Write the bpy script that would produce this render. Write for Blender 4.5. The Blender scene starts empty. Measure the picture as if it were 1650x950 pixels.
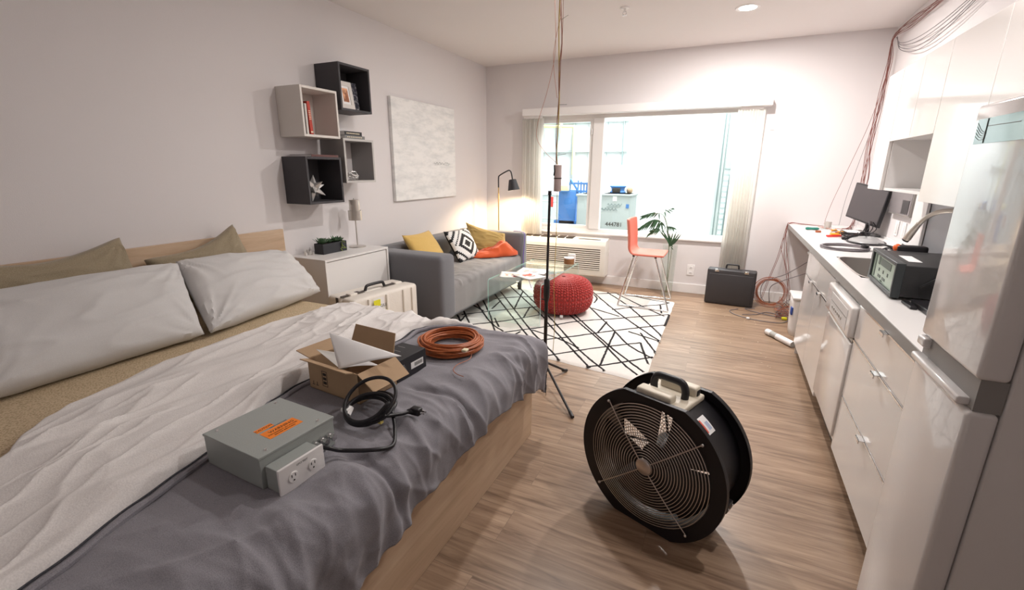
import bpy, math, random
from mathutils import Vector, Matrix, noise
random.seed(7)
PI = math.pi
scene = bpy.context.scene
COL = scene.collection

# ------------------------------------------------------------------ materials
def new_mat(name):
    m = bpy.data.materials.new(name); m.use_nodes = True
    nt = m.node_tree
    return m, nt, nt.nodes['Principled BSDF']

def mat(name, col, rough=.5, metal=0., spec=.5, bump=0., bscale=80., var=0., vscale=6., trans=0., alpha=1., emit=None, estr=0., coat=0., sheen=0., stretch=None, sub=0., ior=1.45):
    m, nt, b = new_mat(name)
    b.inputs['Base Color'].default_value = (*col, 1)
    b.inputs['Roughness'].default_value = rough
    b.inputs['Metallic'].default_value = metal
    b.inputs['Specular IOR Level'].default_value = spec
    b.inputs['Transmission Weight'].default_value = trans
    b.inputs['IOR'].default_value = ior
    b.inputs['Coat Weight'].default_value = coat
    b.inputs['Sheen Weight'].default_value = sheen
    b.inputs['Alpha'].default_value = alpha
    if emit:
        b.inputs['Emission Color'].default_value = (*emit, 1)
        b.inputs['Emission Strength'].default_value = estr
    tc = nt.nodes.new('ShaderNodeTexCoord')
    src = tc.outputs['Object']
    if stretch:
        mp = nt.nodes.new('ShaderNodeMapping'); mp.inputs['Scale'].default_value = stretch
        nt.links.new(src, mp.inputs['Vector']); src = mp.outputs['Vector']
    if var > 0:
        n = nt.nodes.new('ShaderNodeTexNoise'); n.inputs['Scale'].default_value = vscale; n.inputs['Detail'].default_value = 4
        nt.links.new(src, n.inputs['Vector'])
        mx = nt.nodes.new('ShaderNodeMix'); mx.data_type = 'RGBA'
        mx.inputs['A'].default_value = (*[max(0, c * (1 - var)) for c in col], 1)
        mx.inputs['B'].default_value = (*[min(1, c * (1 + var)) for c in col], 1)
        nt.links.new(n.outputs['Fac'], mx.inputs['Factor'])
        nt.links.new(mx.outputs['Result'], b.inputs['Base Color'])
    if bump > 0:
        n2 = nt.nodes.new('ShaderNodeTexNoise'); n2.inputs['Scale'].default_value = bscale; n2.inputs['Detail'].default_value = 3
        nt.links.new(src, n2.inputs['Vector'])
        bp = nt.nodes.new('ShaderNodeBump'); bp.inputs['Strength'].default_value = bump; bp.inputs['Distance'].default_value = .005
        nt.links.new(n2.outputs['Fac'], bp.inputs['Height'])
        nt.links.new(bp.outputs['Normal'], b.inputs['Normal'])
    return m

def fabric(name, col, col2, scale=350., rough=.95, bump=.3, sheen=.2, checker=True):
    """woven cloth: two close colours in a fine weave plus a soft large mottle"""
    m, nt, b = new_mat(name)
    b.inputs['Roughness'].default_value = rough
    b.inputs['Sheen Weight'].default_value = sheen
    b.inputs['Specular IOR Level'].default_value = .2
    tc = nt.nodes.new('ShaderNodeTexCoord')
    n = nt.nodes.new('ShaderNodeTexNoise'); n.inputs['Scale'].default_value = scale; n.inputs['Detail'].default_value = 2
    nt.links.new(tc.outputs['Object'], n.inputs['Vector'])
    r = nt.nodes.new('ShaderNodeValToRGB'); r.color_ramp.elements[0].position = .35; r.color_ramp.elements[1].position = .65
    r.color_ramp.elements[0].color = (*col, 1); r.color_ramp.elements[1].color = (*col2, 1)
    nt.links.new(n.outputs['Fac'], r.inputs['Fac']); nt.links.new(r.outputs['Color'], b.inputs['Base Color'])
    bp = nt.nodes.new('ShaderNodeBump'); bp.inputs['Strength'].default_value = bump; bp.inputs['Distance'].default_value = .002
    nt.links.new(n.outputs['Fac'], bp.inputs['Height']); nt.links.new(bp.outputs['Normal'], b.inputs['Normal'])
    return m

def wood(name, c1, c2, c3, axis='x', scale=1., rough=.45, planks=None):
    """grain running along one axis; planks=(length,width) gives floorboards"""
    m, nt, b = new_mat(name)
    N = nt.nodes.new; L = nt.links.new
    tc = N('ShaderNodeTexCoord'); mp = N('ShaderNodeMapping')
    s = {'x': (1.2, 16, 16), 'y': (16, 1.2, 16), 'z': (16, 16, 1.2)}[axis]
    mp.inputs['Scale'].default_value = [v * scale for v in s]
    vec = tc.outputs['Object']
    if planks:
        bk = N('ShaderNodeTexBrick'); bk.offset = .37; bk.offset_frequency = 2
        bk.inputs['Scale'].default_value = 1; bk.inputs['Brick Width'].default_value = planks[0]; bk.inputs['Row Height'].default_value = planks[1]
        bk.inputs['Mortar Size'].default_value = .0012; bk.inputs['Mortar Smooth'].default_value = .1
        bk.inputs['Color1'].default_value = (0, 0, 0, 1); bk.inputs['Color2'].default_value = (1, 1, 1, 1); bk.inputs['Mortar'].default_value = (.5, .5, .5, 1)
        L(vec, bk.inputs['Vector'])
        ad = N('ShaderNodeVectorMath'); ad.operation = 'MULTIPLY_ADD'
        ad.inputs[1].default_value = (7, 5, 3)
        L(bk.outputs['Color'], ad.inputs[0]); L(vec, ad.inputs[2]); vec = ad.outputs[0]
    L(vec, mp.inputs['Vector'])
    n = N('ShaderNodeTexNoise'); n.inputs['Scale'].default_value = 1.6; n.inputs['Detail'].default_value = 7; n.inputs['Roughness'].default_value = .62; n.inputs['Distortion'].default_value = .6
    L(mp.outputs['Vector'], n.inputs['Vector'])
    r = N('ShaderNodeValToRGB'); e = r.color_ramp.elements
    e[0].position = .3; e[0].color = (*c1, 1); e[1].position = .72; e[1].color = (*c3, 1)
    k = e.new(.5); k.color = (*c2, 1)
    L(n.outputs['Fac'], r.inputs['Fac'])
    out = r.outputs['Color']
    b.inputs['Roughness'].default_value = rough
    bp = N('ShaderNodeBump'); bp.inputs['Strength'].default_value = .12; bp.inputs['Distance'].default_value = .003
    L(n.outputs['Fac'], bp.inputs['Height'])
    if planks:
        mx = N('ShaderNodeMix'); mx.data_type = 'RGBA'; mx.blend_type = 'MULTIPLY'; mx.inputs['Factor'].default_value = 1
        rr = N('ShaderNodeValToRGB'); rr.color_ramp.elements[0].color = (.86, .85, .84, 1); rr.color_ramp.elements[1].color = (1.06, 1.05, 1.05, 1)
        L(bk.outputs['Color'], rr.inputs['Fac']); L(out, mx.inputs['A']); L(rr.outputs['Color'], mx.inputs['B'])
        m2 = N('ShaderNodeMix'); m2.data_type = 'RGBA'; m2.blend_type = 'MIX'
        L(bk.outputs['Fac'], m2.inputs['Factor']); L(mx.outputs['Result'], m2.inputs['A']); m2.inputs['B'].default_value = (.22, .15, .10, 1)
        out = m2.outputs['Result']
    L(out, b.inputs['Base Color']); L(bp.outputs['Normal'], b.inputs['Normal'])
    return m

# ------------------------------------------------------------------ mesh builder
def catmull(pts, n=6, closed=False):
    P = [Vector(p) for p in pts]; out = []
    m = len(P); R = range(m) if closed else range(m - 1)
    for i in R:
        if closed: a, b, c, d = P[i - 1], P[i], P[(i + 1) % m], P[(i + 2) % m]
        else: a, b, c, d = P[max(i - 1, 0)], P[i], P[i + 1], P[min(i + 2, m - 1)]
        for k in range(n):
            t = k / n
            out.append(.5 * ((2 * b) + (c - a) * t + (2 * a - 5 * b + 4 * c - d) * t * t + (3 * b - a - 3 * c + d) * t ** 3))
    if not closed: out.append(P[-1])
    return out

class MB:
    def __init__(s): s.v = []; s.f = []; s.mi = []; s.sm = []
    def add(s, vs, fs, mi=0, smooth=False):
        o = len(s.v); s.v += [Vector(p) for p in vs]
        for f in fs: s.f.append([i + o for i in f]); s.mi.append(mi); s.sm.append(smooth)
        return s
    def xf(s, M, start=0):
        for i in range(start, len(s.v)): s.v[i] = M @ s.v[i]
        return s
    def bx(s, x0, x1, y0, y1, z0, z1, mi=0):
        vs = [(x, y, z) for z in (z0, z1) for y in (y0, y1) for x in (x0, x1)]
        return s.add(vs, [(0, 2, 3, 1), (4, 5, 7, 6), (0, 1, 5, 4), (2, 6, 7, 3), (0, 4, 6, 2), (1, 3, 7, 5)], mi)
    def rbox(s, x0, x1, y0, y1, z0, z1, r=.02, n=3, mi=0):
        """box with rounded edges: subdivided cube mapped on a rounded box"""
        hx, hy, hz = (x1 - x0) / 2, (y1 - y0) / 2, (z1 - z0) / 2
        cx, cy, cz = (x0 + x1) / 2, (y0 + y1) / 2, (z0 + z1) / 2
        r = min(r, hx * .99, hy * .99, hz * .99)
        def coords(h):
            L = [-h + r * (1 - math.cos(PI / 2 * k / n)) for k in range(n)] + [-h + r]
            return L + [-q for q in reversed(L)]
        key = {}; base = len(s.v)
        def pt(x, y, z):
            ix = Vector((max(-hx + r, min(hx - r, x)), max(-hy + r, min(hy - r, y)), max(-hz + r, min(hz - r, z))))
            d = Vector((x, y, z)) - ix
            if d.length > 1e-9:
                # cube-to-sphere direction
                d = d.normalized() * r
            p = ix + d
            k = (round(p.x, 6), round(p.y, 6), round(p.z, 6))
            if k not in key: key[k] = len(s.v); s.v.append(Vector((p.x + cx, p.y + cy, p.z + cz)))
            return key[k]
        X, Y, Z = coords(hx), coords(hy), coords(hz)
        def face(A, B, fn, flip):
            for i in range(len(A) - 1):
                for j in range(len(B) - 1):
                    q = [fn(A[i], B[j]), fn(A[i + 1], B[j]), fn(A[i + 1], B[j + 1]), fn(A[i], B[j + 1])]
                    if flip: q.reverse()
                    q = [a for k, a in enumerate(q) if a != q[k - 1]]
                    if len(set(q)) >= 3: s.f.append(q); s.mi.append(mi); s.sm.append(True)
        face(X, Y, lambda a, b: pt(a, b, hz), False); face(X, Y, lambda a, b: pt(a, b, -hz), True)
        face(Y, Z, lambda a, b: pt(hx, a, b), False); face(Y, Z, lambda a, b: pt(-hx, a, b), True)
        face(Z, X, lambda a, b: pt(b, hy, a), False); face(Z, X, lambda a, b: pt(b, -hy, a), True)
        return s
    def tube(s, pts, r, seg=8, closed=False, mi=0, caps=True):
        P = [Vector(p) for p in pts]; n = len(P)
        R = r if isinstance(r, (list, tuple)) else [r] * n
        T = []
        for i in range(n):
            if closed: t = P[(i + 1) % n] - P[i - 1]
            else: t = P[min(i + 1, n - 1)] - P[max(i - 1, 0)]
            T.append(t.normalized() if t.length > 1e-9 else Vector((0, 0, 1)))
        up = Vector((0, 0, 1)) if abs(T[0].z) < .9 else Vector((1, 0, 0))
        N = (up - T[0] * up.dot(T[0])).normalized(); vs = []
        for i in range(n):
            N = N - T[i] * N.dot(T[i]); N.normalize(); B = T[i].cross(N)
            for k in range(seg):
                a = 2 * PI * k / seg; vs.append(P[i] + (N * math.cos(a) + B * math.sin(a)) * R[i])
        fs = []
        for i in range(n if closed else n - 1):
            j = (i + 1) % n
            for k in range(seg):
                l = (k + 1) % seg; fs.append((i * seg + k, i * seg + l, j * seg + l, j * seg + k))
        s.add(vs, fs, mi, True)
        if caps and not closed:
            o = len(s.v) - len(vs)
            s.f.append([o + k for k in reversed(range(seg))]); s.mi.append(mi); s.sm.append(False)
            s.f.append([o + (n - 1) * seg + k for k in range(seg)]); s.mi.append(mi); s.sm.append(False)
        return s
    def cyl(s, a, b, r, seg=20, mi=0, r2=None):
        return s.tube([a, b], [r, r if r2 is None else r2], seg, False, mi)
    def lathe(s, prof, c=(0, 0, 0), seg=32, mi=0, smooth=True, a0=0, a1=2 * PI):
        full = abs(a1 - a0 - 2 * PI) < 1e-6; m = seg if full else seg + 1; vs = []
        for r, z in prof:
            for k in range(m):
                a = a0 + (a1 - a0) * k / seg; vs.append((c[0] + r * math.cos(a), c[1] + r * math.sin(a), c[2] + z))
        fs = []
        for i in range(len(prof) - 1):
            for k in range(seg):
                l = (k + 1) % m; fs.append((i * m + k, i * m + l, (i + 1) * m + l, (i + 1) * m + k))
        return s.add(vs, fs, mi, smooth)
    def prism(s, poly, z0, z1, mi=0, M=None, smooth=False):
        n = len(poly); vs = [Vector((x, y, z0)) for x, y in poly] + [Vector((x, y, z1)) for x, y in poly]
        if M: vs = [M @ p for p in vs]
        fs = [list(reversed(range(n))), list(range(n, 2 * n))]
        s.add(vs, fs, mi, False)
        s.add(vs, [(i, (i + 1) % n, n + (i + 1) % n, n + i) for i in range(n)], mi, smooth)
        return s
    def grid(s, fn, nu, nv, mi=0, closeu=False, smooth=True, mfn=None):
        o = len(s.v); m = nu if closeu else nu + 1
        for j in range(nv + 1):
            for i in range(m): s.v.append(Vector(fn(i / nu, j / nv)))
        for j in range(nv):
            for i in range(nu):
                k = (i + 1) % m
                s.f.append([o + j * m + i, o + j * m + k, o + (j + 1) * m + k, o + (j + 1) * m + i])
                s.mi.append(mfn((i + .5) / nu, (j + .5) / nv) if mfn else mi); s.sm.append(smooth)
        return s
    def sphere(s, c, r, seg=16, rings=10, mi=0, sz=1.):
        return s.grid(lambda u, v: (c[0] + r * math.cos(2 * PI * u) * math.sin(PI * v), c[1] + r * math.sin(2 * PI * u) * math.sin(PI * v), c[2] - sz * r * math.cos(PI * v)), seg, rings, mi, True)
    def text(s, txt, size, M, depth=.0006, mi=0):
        """lettering as flat solid geometry, laid in the xy plane and moved by M"""
        cu = bpy.data.curves.new('t', 'FONT'); cu.body = txt; cu.size = size; cu.extrude = depth; cu.resolution_u = 2
        cu.align_x = 'CENTER'; cu.align_y = 'CENTER'
        ob = bpy.data.objects.new('t', cu); COL.objects.link(ob)
        dg = bpy.context.evaluated_depsgraph_get(); me = bpy.data.meshes.new_from_object(ob.evaluated_get(dg))
        s.add([M @ v.co for v in me.vertices], [list(p.vertices) for p in me.polygons], mi)
        bpy.data.objects.remove(ob); bpy.data.curves.remove(cu); bpy.data.meshes.remove(me)
        return s
    def build(s, name, mats, parent=None, bevel=0, bseg=2, sub=0, solid=0, org=None):
        me = bpy.data.meshes.new(name)
        if parent is not None: Mi = world(parent).inverted()
        elif org is not None: Mi = Matrix.Translation(Vector(org)).inverted()
        else: Mi = Matrix.Identity(4)
        me.from_pydata([tuple(Mi @ v) for v in s.v], [], s.f)
        if not isinstance(mats, (list, tuple)): mats = [mats]
        for m in mats: me.materials.append(m)
        me.polygons.foreach_set('material_index', s.mi); me.polygons.foreach_set('use_smooth', s.sm)
        me.update(); me.validate(); me.set_sharp_from_angle(angle=.75)
        o = bpy.data.objects.new(name, me); COL.objects.link(o)
        if parent is not None: o.parent = parent
        elif org is not None: o.location = org
        if bevel:
            b = o.modifiers.new('b', 'BEVEL'); b.width = bevel; b.segments = bseg; b.limit_method = 'ANGLE'; b.angle_limit = .6
        if solid:
            d = o.modifiers.new('s', 'SOLIDIFY'); d.thickness = solid; d.offset = 0
        if sub:
            d = o.modifiers.new('u', 'SUBSURF'); d.levels = sub; d.render_levels = sub
        return o

def world(o):
    M = o.matrix_basis.copy()
    while o.parent: o = o.parent; M = o.matrix_basis @ M
    return M
def thing(name, label, cat, loc=(0, 0, 0), rotz=0, group=None):
    o = bpy.data.objects.new(name, None); COL.objects.link(o); o.empty_display_size = .1
    o.location = loc; o.rotation_euler = (0, 0, rotz)
    tag(o, label, cat, group); return o
def tag(o, label, cat, group=None):
    o['label'] = label; o['category'] = cat
    if group: o['group'] = group
    return o
def struct(o):
    o['kind'] = 'structure'; return o
def part_label(o, label): o['label'] = label; return o
def dup(root, label, loc=None, rotz=None):
    r = root.copy(); COL.objects.link(r); r['label'] = label
    if loc: r.location = loc
    if rotz is not None: r.rotation_euler = (0, 0, rotz)
    for ch in list(root.children):
        c = ch.copy(); COL.objects.link(c); c.parent = r
        for g in ch.children:
            d = g.copy(); COL.objects.link(d); d.parent = c
    return r
def frame(origin, ex, ey, ez=None):
    """matrix from an origin and two axes (third is their cross product)"""
    ex = Vector(ex).normalized(); ey = Vector(ey); ey = (ey - ex * ey.dot(ex)).normalized(); ez = ex.cross(ey)
    M = Matrix.Identity(4)
    for i, a in enumerate((ex, ey, ez)):
        for k in range(3): M[k][i] = a[k]
    for k in range(3): M[k][3] = origin[k]
    return M
def interp(x, tab):
    if x <= tab[0][0]: return tab[0][1]
    for (a, b), (c, d) in zip(tab, tab[1:]):
        if x <= c:
            t = (x - a) / (c - a); t = t * t * (3 - 2 * t) * .5 + t * .5
            return b + (d - b) * t
    return tab[-1][1]
def thin_glass(name, tint, edge=.06, gloss=1.):
    """clear sheet: lets light straight through with a tint and mirrors more at grazing angles"""
    m, nt, b = new_mat(name); nt.nodes.remove(b); N = nt.nodes.new
    t = N('ShaderNodeBsdfTransparent'); t.inputs[0].default_value = (*tint, 1); g = N('ShaderNodeBsdfGlossy'); g.inputs['Roughness'].default_value = .01; g.inputs[0].default_value = (gloss, gloss, gloss, 1)
    lw = N('ShaderNodeLayerWeight'); lw.inputs[0].default_value = .5; pw = N('ShaderNodeMath'); pw.operation = 'POWER'; pw.inputs[1].default_value = 4; f = N('ShaderNodeMath'); f.operation = 'MULTIPLY_ADD'; f.inputs[1].default_value = .6; f.inputs[2].default_value = .04
    nt.links.new(lw.outputs['Facing'], pw.inputs[0]); nt.links.new(pw.outputs[0], f.inputs[0]); mx = N('ShaderNodeMixShader')
    nt.links.new(f.outputs[0], mx.inputs[0]); nt.links.new(t.outputs[0], mx.inputs[1]); nt.links.new(g.outputs[0], mx.inputs[2]); nt.links.new(mx.outputs[0], nt.nodes['Material Output'].inputs[0])
    return m
def crease(x, y, z=0., p=5): return (1 - min(1, abs(noise.noise(Vector((x, y, z)))) * 1.7)) ** p
def nz(x, y, z=0.): return noise.noise(Vector((x, y, z)))
def ridge(x, y, z=0.): return 1 - min(1, abs(nz(x, y, z)) * 2.2)
W, H, YF = 4.417, 2.79, -7.3
# ------------------------------------------------------------------ palette
M_wall = mat('wall_paint', (.765, .73, .73), .85, bump=.12, bscale=220, spec=.2)
M_ceil = mat('ceiling_paint', (.80, .76, .745), .9, bump=.1, bscale=200, spec=.1)
M_trim = mat('white_trim', (.86, .84, .83), .4)
M_floor = wood('oak_floor', (.165, .10, .062), (.31, .205, .135), (.46, .325, .22), 'x', 1.3, .36, planks=(1.5, .19))
M_oak = wood('oak_veneer', (.50, .35, .225), (.60, .43, .29), (.68, .52, .37), 'y', .8, .5)
M_white = mat('white_lacquer', (.84, .82, .81), .25, coat=.2)
M_gloss = mat('white_gloss_front', (.84, .81, .79), .13, coat=.5)
M_chrome = mat('chrome', (.78, .78, .78), .15, 1)
M_steel = mat('brushed_steel', (.62, .59, .55), .3, 1, bump=.05, bscale=300, stretch=(1, 30, 1))
M_black = mat('black_plastic', (.016, .015, .018), .38)
M_blackm = mat('black_metal', (.02, .019, .022), .45, bump=.1, bscale=400)
M_dark = mat('shadow_black', (.01, .01, .01), .8)
M_vinyl = mat('white_vinyl', (.86, .84, .82), .35)
M_glass = thin_glass('pane_glass', (.97, 1, .99))

# ------------------------------------------------------------------ shell
struct(MB().bx(-.15, W + .15, YF - .1, .15, -.1, 0).build('floor', M_floor))
struct(MB().bx(-.15, W + .15, YF - .1, .15, H, H + .1).build('ceiling', M_ceil))
struct(MB().bx(-.15, 0, YF, .15, 0, H).build('wall_left', M_wall))
struct(MB().bx(W, W + .15, YF, .15, 0, H).build('wall_right', M_wall))
struct(MB().bx(0, W, YF - .1, YF, 0, H).build('wall_front', M_wall))
wx0, wx1, wz0, wz1 = .72, 3.36, .66, 2.15
wb = MB()
wb.bx(0, wx0, 0, .15, 0, H); wb.bx(wx1, W, 0, .15, 0, H); wb.bx(wx0, wx1, 0, .15, 0, wz0); wb.bx(wx0, wx1, 0, .15, wz1, H)
struct(wb.build('wall_back', M_wall))
def base(name, *a): struct(MB().bx(*a).build(name, M_trim, bevel=.003))
base('baseboard_left', 0, .014, YF, -.014, 0, .11)
base('baseboard_back', 0, W, -.014, 0, 0, .115)
base('baseboard_right', W - .014, W, -1.68, -.014, 0, .11)
# ------------------------------------------------------------------ window: slider on the left, fixed pane on the right
win = bpy.data.objects.new('window_1', None); COL.objects.link(win); struct(win)
fr = MB()
fr.bx(wx0, wx1, .05, .12, wz0, wz0 + .055); fr.bx(wx0, wx1, .05, .12, wz1 - .055, wz1)
fr.bx(wx0, wx0 + .05, .05, .12, wz0, wz1); fr.bx(wx1 - .05, wx1, .05, .12, wz0, wz1)
fr.bx(1.50, 1.635, .035, .12, wz0 + .055, wz1 - .055)
fr.build('window_frame', M_vinyl, win, bevel=.004)
sash = MB()
sash.bx(wx0 + .05, 1.50, .06, .10, wz0 + .055, wz0 + .095); sash.bx(wx0 + .05, 1.50, .06, .10, wz1 - .095, wz1 - .055)
sash.bx(wx0 + .05, wx0 + .09, .06, .10, wz0 + .095, wz1 - .095); sash.bx(1.455, 1.50, .055, .10, wz0 + .095, wz1 - .095)
sash.build('window_sash', M_vinyl, win, bevel=.003)
MB().bx(1.475, 1.492, .035, .055, 1.9, 1.97).build('window_latch', M_vinyl, win, bevel=.003)
MB().bx(wx0 + .09, 1.455, .078, .082, wz0 + .095, wz1 - .095).build('pane', M_glass, win)
MB().bx(1.635, wx1 - .05, .083, .087, wz0 + .055, wz1 - .055).build('pane', M_glass, win)
MB().bx(wx0 - .0, wx1 + .0, -.03, .05, wz0 - .012, wz0 + .008).build('window_sill', M_trim, win, bevel=.003)

# valance and the two stacks of vertical blinds
va = tag(MB().bx(.594, 3.455, -.13, -.004, 2.135, 2.222).build('blind_valance', M_trim, bevel=.004), 'long white blind valance boxed out above the wide window', 'valance')
M_vane = mat('blind_vane', (.93, .91, .87), .6, alpha=1., spec=.3)
_nt = M_vane.node_tree; _b = _nt.nodes['Principled BSDF']
_tr = _nt.nodes.new('ShaderNodeBsdfTranslucent'); _tr.inputs['Color'].default_value = (.93, .91, .86, 1)
_mx = _nt.nodes.new('ShaderNodeMixShader'); _mx.inputs[0].default_value = .5
_nt.links.new(_b.outputs[0], _mx.inputs[1]); _nt.links.new(_tr.outputs[0], _mx.inputs[2]); _t2 = _nt.nodes.new('ShaderNodeBsdfTransparent'); _m2 = _nt.nodes.new('ShaderNodeMixShader'); _m2.inputs[0].default_value = .32
_nt.links.new(_mx.outputs[0], _m2.inputs[1]); _nt.links.new(_t2.outputs[0], _m2.inputs[2]); _nt.links.new(_m2.outputs[0], _nt.nodes['Material Output'].inputs[0])
def blinds(x0, x1, z0, n, label):
    t = thing('vertical_blind', label, 'blind', ((x0 + x1) / 2, -.065, z0), 0, 'stacked vertical blinds')
    MB().bx(x0, x1, -.08, -.05, 2.105, 2.134).build('head_rail', M_trim, t)
    for k in range(n):
        x = x0 + (x1 - x0) * (k + .5) / n; a = .12 + .28 * random.random()
        M = Matrix.Translation((x, -.065, 0)) @ Matrix.Rotation(a, 4, 'Z')
        def fn(u, v, M=M): return M @ Vector(((u - .5) * .078, .006 * math.cos(PI * (u - .5) * 2), z0 + .008 * random.random() * (v == 0) + (2.11 - z0) * v))
        MB().grid(fn, 6, 2).build('vane', M_vane, t, solid=.001)
    return t
blinds(.60, .85, .40, 8, 'stack of vertical blinds drawn to the end of the window near the floor lamp')
blinds(3.155, 3.375, .36, 8, 'stack of long vertical blinds hanging behind the upright black suitcase')

# through-wall air conditioner
M_acb = mat('ac_beige', (.78, .75, .69), .5); M_acd = mat('ac_vent_brown', (.10, .07, .05), .6)
ac = thing('air_conditioner', 'beige through-wall air conditioner under the window with slatted front', 'air conditioner', (1.2, -.11, .13))
prof = [(0, .13), (-.20, .13), (-.215, .20), (-.215, .535), (-.17, .595), (0, .615)]
P2 = Matrix(((0, 0, 1, 0), (1, 0, 0, 0), (0, 1, 0, 0), (0, 0, 0, 1)))
MB().prism(prof, .60, 1.80, 0, P2).build('casing', M_acb, ac, bevel=.01, bseg=3)
g = MB(); g.bx(.66, 1.74, -.2165, -.2155, .215, .50, 1)
for k in range(11):
    z = .225 + k * .0265; g.bx(.66, 1.74, -.226, -.2165, z, z + .0125, 0)
g.build('front_louvers', [M_acb, M_acd], ac)
for k in range(6):
    x = .66 + k * .118
    def fn(u, v, x=x): return (x + .10 * u, -.165 + .14 * v, .5985 + .0165 * v)
    gb = MB().grid(fn, 1, 1, 0, smooth=False)
    for q in range(9):
        xx = x + .006 + q * .011; gb.bx(xx, xx + .003, -.16, -.03, .604, .614, 0)
    gb.build('top_vent', M_acd, ac)
MB().bx(1.42, 1.72, -.15, -.04, .606, .612).build('control_lid', M_acb, ac, bevel=.002)

# outlets and small plates on the window wall
def plate(name, label, cat, x, z, w, h, sock=True, group=None):
    t = thing(name, label, cat, (x, -.001, z))
    MB().bx(x - w / 2, x + w / 2, -.008, -.001, z - h / 2, z + h / 2).build('cover_plate', M_trim, t, bevel=.002)
    if sock:
        for s in (-1, 1):
            q = MB().rbox(x - .018, x + .018, -.0115, -.008, z + s * h * .24 - .014, z + s * h * .24 + .014, .004)
            q.bx(x - .008, x - .005, -.0125, -.0114, z + s * h * .24 - .004, z + s * h * .24 + .006, 1); q.bx(x + .005, x + .008, -.0125, -.0114, z + s * h * .24 - .004, z + s * h * .24 + .006, 1)
            q.build('socket', [M_trim, M_dark], t)
    return t
plate('power_outlet', 'white double power outlet low on the wall beside the suitcase', 'outlet', 2.825, .29, .085, .13)
plate('wall_sensor', 'small square white plate high on the wall above the valance end', 'sensor', 3.33, 2.47, .075, .06, False)
plate('blank_plate', 'small white plate on the wall just below the valance end', 'plate', 3.49, 1.94, .05, .085, False)

# ceiling: recessed lamp and sprinkler
M_lampe = mat('lamp_diffuser', (1, 1, 1), .5, emit=(1, .97, .93), estr=30)
dl = thing('recessed_ceiling_light', 'round recessed ceiling light glowing near the window wall', 'light', (3.11, -1.175, H))
MB().lathe([(.068, -.004), (.092, -.007), (.098, 0)], (3.11, -1.175, H), 40).build('trim_ring', M_trim, dl)
MB().lathe([(0, -.0035), (.068, -.0035)], (3.11, -1.175, H), 40).build('diffuser', M_lampe, dl)
sp = thing('fire_sprinkler', 'small metal fire sprinkler hanging from the ceiling', 'sprinkler', (2.172, -1.591, H))
MB().lathe([(0, -.01), (.035, -.009), (.04, 0)], (2.172, -1.591, H), 24).build('escutcheon', M_trim, sp)
q = MB().cyl((2.172, -1.591, H - .01), (2.172, -1.591, H - .035), .009, 12); q.tube([(2.16, -1.591, H - .03), (2.156, -1.591, H - .045), (2.168, -1.591, H - .058)], .003, 6); q.tube([(2.184, -1.591, H - .03), (2.188, -1.591, H - .045), (2.176, -1.591, H - .058)], .003, 6)
q.build('nozzle', M_chrome, sp)
MB().lathe([(0, 0), (.018, 0), (.02, .002), (0, .003)], (2.172, -1.591, H - .062), 20).build('deflector', M_chrome, sp)
# ------------------------------------------------------------------ bed
bed = thing('bed_frame', 'oak veneer double bed frame with flat headboard against the long wall', 'bed', (1.15, -4.55, 0))
MB().bx(.006, .036, -5.95, -3.45, .0, 1.015).build('headboard', M_oak, bed, bevel=.003)
MB().bx(2.235, 2.272, -5.82, -3.76, .0, .355).build('footboard', M_oak, bed, bevel=.003)
for y in (-3.79, -5.82): MB().bx(.036, 2.235, y, y + .03, .02, .33).build('side_rail', M_oak, bed, bevel=.003)
MB().bx(.04, 2.23, -5.78, -3.80, .24, .27).build('slat_base', M_oak, bed)
# sheet: beige with a fine leafy weave
m, nt, b = new_mat('sheet_beige'); M_sheet = m
b.inputs['Roughness'].default_value = .9
tc = nt.nodes.new('ShaderNodeTexCoord'); vo = nt.nodes.new('ShaderNodeTexVoronoi'); vo.inputs['Scale'].default_value = 95; vo.feature = 'DISTANCE_TO_EDGE'
nt.links.new(tc.outputs['Object'], vo.inputs['Vector'])
r = nt.nodes.new('ShaderNodeValToRGB'); r.color_ramp.elements[0].color = (.64, .51, .34, 1); r.color_ramp.elements[1].color = (.44, .33, .20, 1); r.color_ramp.elements[0].position = .05; r.color_ramp.elements[1].position = .25
nt.links.new(vo.outputs['Distance'], r.inputs['Fac']); nt.links.new(r.outputs['Color'], b.inputs['Base Color'])
mt = MB().rbox(.045, 2.225, -5.78, -3.745, .272, .588, .05, 5)
mt = mt.build('mattress', M_sheet, org=(1.15, -4.6, .272)); tag(mt, 'thick mattress under a patterned beige sheet lying on the oak bed frame', 'mattress')

YN, YFAR, XF, RR = -5.76, -3.855, 2.205, .135     # where the flat top ends towards the near side, far side, foot
def roll(d, r=RR):
    if d <= 0: return d, 0.
    if d < PI * r / 2: return r * math.sin(d / r), r * (1 - math.cos(d / r))
    return r, r + d - PI * r / 2
def drape(x, s, top):
    """x: distance along the bed, s: distance across it; both run on past the edges and roll over"""
    ox, dx = roll(x - XF); X = XF + ox
    if s > YFAR: oy, dy = roll(s - YFAR); Y = YFAR + oy
    elif s < YN: oy, dy = roll(YN - s); Y = YN - oy
    else: oy, dy = 0, 0; Y = s
    dz = (dx ** 3 + dy ** 3) ** (1 / 3)
    return Vector((X, Y, top - dz))
def disp(P, du, dv, w):
    n = (du).cross(dv)
    if n.length > 1e-12: n.normalize()
    return P + n * w
HEM = [(-6.1, .33), (-5.75, .35), (-5.3, .335), (-5.05, .37), (-4.85, .39), (-4.73, .37), (-4.55, .42), (-4.38, .43), (-4.2, .41), (-4.01, .37), (-3.85, .33), (-3.7, .26)]
TOPG = .612
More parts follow.
